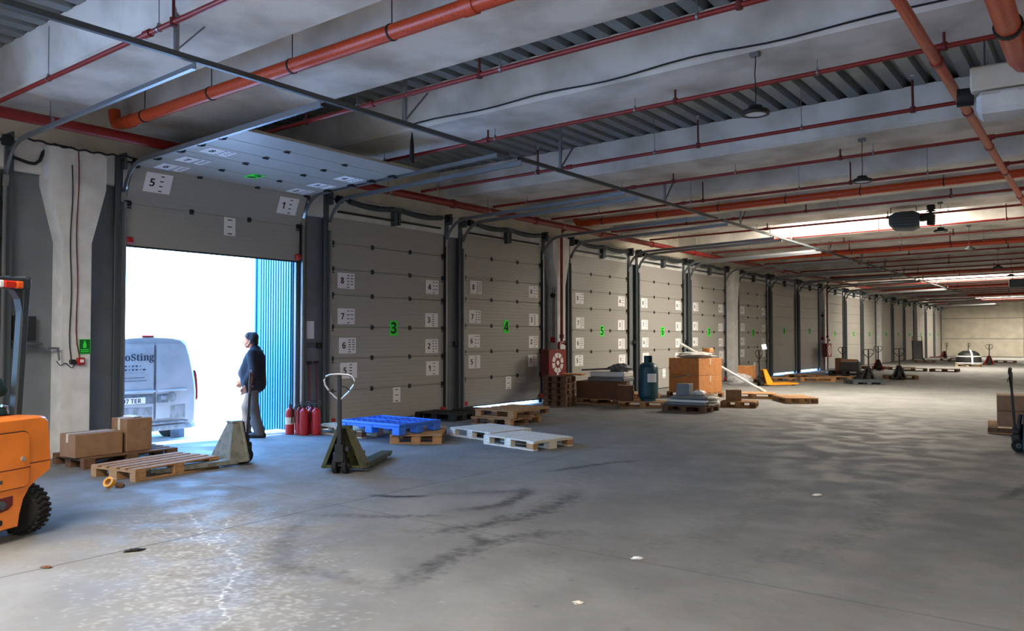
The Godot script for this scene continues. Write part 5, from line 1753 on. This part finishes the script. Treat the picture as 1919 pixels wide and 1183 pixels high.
func forklift() -> void:
	# the rear faces +z; only its right half stands in the picture
	var t := thing("forklift", "orange forklift cut off by the left edge, rear wheel and guard post showing", "forklift", Vector3(-7.03, 0, -2.645), 1.94)
	var prof := PackedVector2Array([Vector2(-0.52, 0.10), Vector2(0.20, 0.10), Vector2(0.215, 0.20), Vector2(0.25, 0.32), Vector2(0.31, 0.41), Vector2(0.39, 0.465), Vector2(0.525, 0.53), Vector2(0.53, 0.60), Vector2(0.515, 0.80), Vector2(0.495, 0.955), Vector2(0.47, 0.985), Vector2(0.40, 0.995), Vector2(-0.40, 0.995), Vector2(-0.47, 0.985), Vector2(-0.495, 0.955), Vector2(-0.515, 0.80), Vector2(-0.53, 0.60), Vector2(-0.53, 0.4)])
	var b := MB.new()
	var rows := []
	for r in [[0.0, 0.955, 0.0], [-0.02, 0.98, 0.0], [-0.06, 1.0, 0.0], [-0.40, 1.0, 0.0]]:
		var o := []
		for p in prof:
			o.append(Vector3(p.x * r[1], 0.55 + (p.y - 0.55) * r[1], r[0]))
		rows.append(o)
	b.loft(rows, true, false)
	b.prism(prof, -0.42, -0.0601)
	var face := PackedVector2Array()
	for p in prof:
		face.append(Vector2(p.x * 0.955, 0.55 + (p.y - 0.55) * 0.955))
	b.prism(face, -0.05, 0.0)
	put("counterweight", b, M.lift_orange, t)
	b = MB.new()
	b.box(Vector3(0, 0.66, -0.95), Vector3(1.0, 0.62, 1.1), 0.05)
	b.box(Vector3(0, 0.25, -1.2), Vector3(0.98, 0.3, 1.0), 0.04)
	put("chassis", b, M.lift_orange, t)
	b = MB.new()
	b.prism(rounded(-0.42, 0.425, 0.285, 0.885, 0.06), 0.0, 0.006)
	put("door_gap", b, M.black, t)
	b = MB.new()
	b.prism(rounded(-0.41, 0.433, 0.277, 0.877, 0.055), 0.0, 0.016)
	var d := put("access_door", b, M.lift_orange, t)
	b = MB.new()
	b.cyl(Vector3(0.215, 0.66, 0.01), Vector3(0.215, 0.66, 0.03), 0.022, 0.018, 16)
	put("lock", b, M.bright_steel, d)
	b = MB.new()
	b.box(Vector3(0.02, 0.585, 0.016), Vector3(0.54, 0.008, 0.004))
	b.box(Vector3(0.40, 0.61, 0.0), Vector3(0.2, 0.008, 0.004))
	put("seam", b, M.dark_red, t)
	b = MB.new()
	b.box(Vector3(-0.05, 0.50, 0.017), Vector3(0.16, 0.03, 0.004))
	put("badge", b, M.grey_steel, t)
	b = MB.new()
	b.prism(PackedVector2Array([Vector2(-0.2, 0.22), Vector2(0.10, 0.27), Vector2(0.14, 0.30), Vector2(0.14, 0.375), Vector2(-0.2, 0.36)]), 0.0, 0.004)
	put("lamp_recess", b, M.dark_red, t)
	b = MB.new()
	b.cyl(Vector3(0.035, 0.315, 0.004), Vector3(0.035, 0.315, 0.02), 0.036, 0.032, 18)
	b.cyl(Vector3(0.035, 0.315, 0.02), Vector3(0.035, 0.315, 0.024), 0.02, -1, 14)
	put("tow_pin", b, M.grey_steel, t)
	b = MB.new()
	b.prism(rounded(-0.1, 0.155, 0.05, 0.2, 0.02), 0.0, 0.004)
	put("slot", b, M.black, t)
	# rear wheel with tread blocks
	for s in [-1.0, 1.0]:
		b = MB.new()
		b.t = Transform3D(Basis.from_euler(Vector3(0, 0.12, PI / 2)), Vector3(s * 0.405, 0.205, -0.17))
		b.lathe([Vector2(0, -0.085), Vector2(0.12, -0.085), Vector2(0.175, -0.085), Vector2(0.193, -0.06), Vector2(0.193, 0.06), Vector2(0.175, 0.085), Vector2(0.12, 0.085), Vector2(0, 0.085)], 32)
		for q in 26:
			var a := TAU * q / 26.0
			for e in [-1.0, 1.0]:
				var keep := b.t
				b.t = keep * Transform3D(Basis.from_euler(Vector3(0, -a + 0.12 * e, 0)), Vector3.ZERO) * Transform3D(Basis.from_euler(Vector3(0.45 * e, 0, 0)), Vector3(0.197, 0.038 * e, 0))
				b.box(Vector3.ZERO, Vector3(0.02, 0.075, 0.026), 0.003)
				b.t = keep
		put("wheel", b, M.rubber, t)
	b = MB.new()
	b.cyl(Vector3(-0.5, 0.23, -1.35), Vector3(-0.36, 0.23, -1.35), 0.23, -1, 24)
	b.cyl(Vector3(0.36, 0.23, -1.35), Vector3(0.5, 0.23, -1.35), 0.23, -1, 24)
	put("drive_wheel", b, M.rubber, t)
	# overhead guard
	b = MB.new()
	for s in [-1.0, 1.0]:
		b.bar(Vector3(s * 0.41, 0.97, -0.28), Vector3(s * 0.405, 2.13, -0.20), 0.075, 0.08, Vector3.FORWARD, 0.012)
		b.bar(Vector3(s * 0.45, 0.6, -1.45), Vector3(s * 0.42, 2.13, -1.15), 0.07, 0.07, Vector3.FORWARD, 0.012)
		b.bar(Vector3(s * 0.41, 2.13, -1.2), Vector3(s * 0.41, 2.13, -0.16), 0.07, 0.07, Vector3.UP, 0.012)
		b.prism(PackedVector2Array([Vector2(s * 0.38, 2.06), Vector2(s * 0.38, 1.82), Vector2(s * 0.345, 1.97), Vector2(s * 0.29, 2.04), Vector2(s * 0.22, 2.07)]), -0.25, -0.18)
	b.box(Vector3(0, 2.10, -0.19), Vector3(0.86, 0.10, 0.09), 0.012)
	b.box(Vector3(0, 2.13, -1.18), Vector3(0.86, 0.07, 0.08), 0.012)
	for q in 5:
		b.bar(Vector3(-0.28 + 0.14 * q, 2.15, -1.2), Vector3(-0.28 + 0.14 * q, 2.15, -0.2), 0.04, 0.02)
	put("overhead_guard", b, M.lift_grey, t)
	for s in [-1.0, 1.0]:
		for q in [[0.115, 0.05, "paper"], [0.20, 0.11, "red_lamp"], [0.292, 0.07, "amber_lamp"]]:
			b = MB.new()
			b.box(Vector3(s * q[0], 2.085, -0.135), Vector3(q[1], 0.06, 0.04), 0.01)
			put("tail_light", b, M[q[2]], t)
	b = MB.new()
	net([[v3(0.16, 1.0, -0.38), v3(0.34, 1.0, -0.38), 0.07, 0.07], [v3(0.17, 1.22, -0.34), v3(0.32, 1.20, -0.34), 0.06, 0.05], [v3(0.2, 1.27, -0.34), v3(0.26, 1.27, -0.34), 0.055, 0.055], [v3(-0.1, 1.02, -0.5), v3(0.3, 1.02, -0.5), 0.06, 0.06]], 0.02, 40.0, b)
	put("seat", b, M.seat_cloth, t)
	b = MB.new()
	b.box(Vector3(0, 0.96, -0.75), Vector3(0.46, 0.10, 0.5), 0.03)
	put("seat_base", b, M.black, t)
	b = MB.new()
	b.tube([Vector3(0.38, 1.0, -0.33), Vector3(0.38, 1.06, -0.34), Vector3(0.33, 1.07, -0.34)], 0.014, 8)
	put("grab_handle", b, M.bright_steel, t)
	# mast at the front
	b = MB.new()
	for s in [-1.0, 1.0]:
		b.box(Vector3(s * 0.3, 1.1, -1.78), Vector3(0.08, 2.1, 0.12), 0.01)
	b.box(Vector3(0, 1.9, -1.78), Vector3(0.6, 0.1, 0.08))
	b.box(Vector3(0, 0.9, -1.78), Vector3(0.6, 0.1, 0.08))
	put("mast", b, M.lift_grey, t)

func van() -> void:
	# the rear faces +z of its own axes
	var t := thing("van", "white dirty panel van parked outside with its rear doors toward the opening", "van", Vector3(-12.62, -0.1, -6.985), PI / 2)
	var ring := func(z: float, k: float, top: float, nose: float) -> Array:
		var o := []
		var pr := [[0.60, 0.24], [0.80, 0.26], [0.865, 0.34], [0.875, 0.55], [0.873, 0.85], [0.85, 1.05], [0.80, 1.30], [0.745, 1.52], [0.68, 1.68], [0.58, 1.765], [0.42, 1.80], [0.2, 1.815]]
		for p in pr:
			o.append(Vector3(p[0] * k, 0.24 + (minf(p[1], nose + (p[1] - nose) * top) - 0.24) * lerpf(k, 1.0, 0.5), z))
		for i in pr.size():
			var p: Array = pr[pr.size() - 1 - i]
			o.append(Vector3(-p[0] * k, 0.24 + (minf(p[1], nose + (p[1] - nose) * top) - 0.24) * lerpf(k, 1.0, 0.5), z))
		return o
	var b := MB.new()
	b.loft([ring.call(0.0, 0.90, 1.0, 2.0), ring.call(-0.03, 0.955, 1.0, 2.0), ring.call(-0.09, 0.985, 1.0, 2.0), ring.call(-0.22, 1.0, 1.0, 2.0), ring.call(-2.4, 1.0, 1.0, 2.0), ring.call(-2.9, 0.99, 0.9, 1.0), ring.call(-3.6, 0.97, 0.12, 1.0), ring.call(-4.15, 0.92, 0.03, 0.86), ring.call(-4.35, 0.85, 0.0, 0.70)])
	put("body", b, M.van_white, t)
	# rear doors: two slightly curved leaves with a gap between
	for s in [[-0.68, 0.045, -1.0], [0.085, 0.68, 1.0]]:
		b = MB.new()
		var outer := []
		for y in [0.40, 0.70, 0.95, 1.2, 1.45, 1.64]:
			var lim: float = [0.74, 0.745, 0.735, 0.70, 0.64, 0.56][outer.size()]
			var row := []
			for q in 5:
				var x: float = lerpf(maxf(s[0], -lim), minf(s[1], lim), q / 4.0)
				row.append(Vector3(x, y, 0.022 - 0.05 * x * x))
			outer.append(row)
		b.loft(outer, false, false)
		var edge := PackedVector2Array()
		for r in outer:
			edge.append(Vector2(r[0].x, r[0].y))
		for r in range(outer.size() - 1, -1, -1):
			edge.append(Vector2(outer[r][4].x, outer[r][4].y))
		b.prism(edge, -0.02, -0.002)
		put("rear_door", b, M.van_white, t)
	b = MB.new()
	b.box(Vector3(0.065, 1.0, 0.0), Vector3(0.04, 1.22, 0.02))
	put("door_gap", b, M.van_grey, t)
	b = MB.new()   # grime on the lower doors keeps to its own raised panel
	b.box(Vector3(-0.3, 0.50, 0.016), Vector3(0.66, 0.22, 0.012), 0.005)
	b.box(Vector3(0.36, 0.50, 0.010), Vector3(0.5, 0.22, 0.012), 0.005)
	put("lower_panel", b, M.van_dirty, t)
	b = MB.new()
	b.box(Vector3(-0.26, 0.735, 0.02), Vector3(0.62, 0.16, 0.02), 0.008)
	b.box(Vector3(0.2, 0.735, 0.018), Vector3(0.22, 0.15, 0.02), 0.008)
	put("plate_recess", b, M.van_grey, t)
	b = MB.new()
	b.box(Vector3(-0.28, 0.86, 0.028), Vector3(0.72, 0.035, 0.03), 0.01)
	b.box(Vector3(0.38, 0.86, 0.018), Vector3(0.52, 0.03, 0.03), 0.01)
	put("trim_strip", b, M.van_white, t)
	b = MB.new()
	b.box(Vector3(-0.33, 0.72, 0.034), Vector3(0.46, 0.10, 0.008), 0.003)
	var pl := put("number_plate", b, M.paper, t)
	put("plate_letters", text("97 TER", 0.10, 0.002), M.van_print, pl, at3(Vector3(-0.33, 0.715, 0.039)))
	b = MB.new()
	b.t = Transform3D(Basis.from_euler(Vector3(PI / 2, 0, 0)), Vector3(0.36, 0.745, 0.012))
	b.lathe([Vector2(0, 0.022), Vector2(0.035, 0.022), Vector2(0.05, 0.018), Vector2(0.07, 0.02), Vector2(0.085, 0.012), Vector2(0.085, 0)], 22)
	b.t = Transform3D()
	b.box(Vector3(0.22, 0.745, 0.034), Vector3(0.10, 0.06, 0.03), 0.01)
	put("door_handle", b, M.van_dirty, t)
	b = MB.new()
	for r in [[0.20, 0.30, 0.86], [0.31, 0.345, 0.83]]:
		var rows := []
		for k in [[0.0, 0.0], [0.04, 0.0], [0.05, 0.015], [0.05, 0.085]]:
			var row := []
			for q in 17:
				var u := q / 8.0 - 1.0
				row.append(Vector3(u * (r[2] + k[0] * 0.2), r[0] + k[1] * (r[1] - r[0]) / 0.1, k[0] - 0.16 * pow(absf(u), 6)))
			rows.append(row)
		rows.append(rows[0].map(func(p): return Vector3(p.x, r[1], p.z - 0.02)))
		b.loft(rows, false, false)
	put("bumper", b, M.van_dirty, t)
	for s in [-1.0, 1.0]:
		b = MB.new()
		b.prism(PackedVector2Array([Vector2(s * 0.862, 0.66), Vector2(s * 0.882, 0.70), Vector2(s * 0.876, 0.95), Vector2(s * 0.855, 1.12), Vector2(s * 0.83, 1.18), Vector2(s * 0.80, 0.90), Vector2(s * 0.80, 0.68)]), -0.26, -0.045)
		put("tail_light", b, M.tail_lamp, t)
		for z in [-0.75, -3.55]:
			b = MB.new()
			b.cyl(Vector3(s * 0.68, 0.29, z), Vector3(s * 0.875, 0.29, z), 0.29, -1, 24)
			b.cyl(Vector3(s * 0.875, 0.29, z), Vector3(s * 0.88, 0.29, z), 0.18, -1, 20)
			put("wheel", b, M.rubber, t)
		b = MB.new()
		b.box(Vector3(s * 0.72, 0.13, -0.4), Vector3(0.26, 0.26, 0.02), 0.005)
		put("mud_flap", b, M.van_grey, t)
		b = MB.new()
		b.box(Vector3(s * 1.0, 1.08, -2.95), Vector3(0.2, 0.2, 0.1), 0.04)
		put("side_mirror", b, M.van_grey, t)
	b = MB.new()
	b.box(Vector3(-0.05, 1.765, -0.02), Vector3(0.2, 0.03, 0.05), 0.008)
	put("stop_light", b, M.tail_lamp, t)
	put("lettering", text("technoSting", 0.155, 0.002, "Droid Serif"), M.van_print, t, at3(Vector3(-0.42, 1.42, 0.030)))
	b = MB.new()
	for q in [[1.28, 0.46, 0.022], [1.22, 0.50, 0.022], [1.17, 0.5, 0.006], [1.09, 0.5, 0.014], [1.04, 0.54, 0.014]]:
		if q[2] > 0.02:
			var x := -0.62
			while x < -0.62 + q[1]:
				b.box(Vector3(x, q[0], 0.027), Vector3(0.03 + 0.02 * sin(x * 40.0), q[2], 0.002))
				x += 0.062
		else:
			b.box(Vector3(-0.62 + q[1] / 2, q[0], 0.027), Vector3(q[1], q[2] * 0.6, 0.002))
	put("printed_lines", b, M.van_print, t)
	b = MB.new()
	b.loft([row4(0.70, 0.02, 1.70, -2.45), row4(0.74, 0.30, 1.42, -2.95), row4(0.80, 0.02, 1.08, -3.45)])
	put("windscreen", b, M.glass_dark, t)

func outside() -> void:
	# ribbed blue cheek of the dock shelter, right of the opening
	var t := thing("shelter_panel", "tall ribbed bright blue sheet panel standing outside at the right of the open door", "panel", Vector3(WALL - 0.03, -0.1, -9.025), 0.0)
	var b := MB.new()
	b.box(Vector3(-0.52, 1.96, -0.045), Vector3(1.04, 3.92, 0.04), 0.005)
	put("sheet", b, M.blue_sheet, t)
	for q in 13:
		b = MB.new()
		b.prism(PackedVector2Array([Vector2(-0.062 - 0.072 * q, -0.03), Vector2(-0.05 - 0.072 * q, 0.0), Vector2(-0.03 - 0.072 * q, 0.0), Vector2(-0.018 - 0.072 * q, -0.03)]), 0.0, 3.92)
		put("rib", b, M.blue_sheet, t, Transform3D(Basis.from_euler(Vector3(-PI / 2, 0, 0)), Vector3(0, 0.0, -0.03)) )
	b = MB.new()
	b.box(Vector3(-1.05, 1.96, -0.03), Vector3(0.05, 3.92, 0.07), 0.01)
	put("edge_post", b, M.blue_sheet, t)
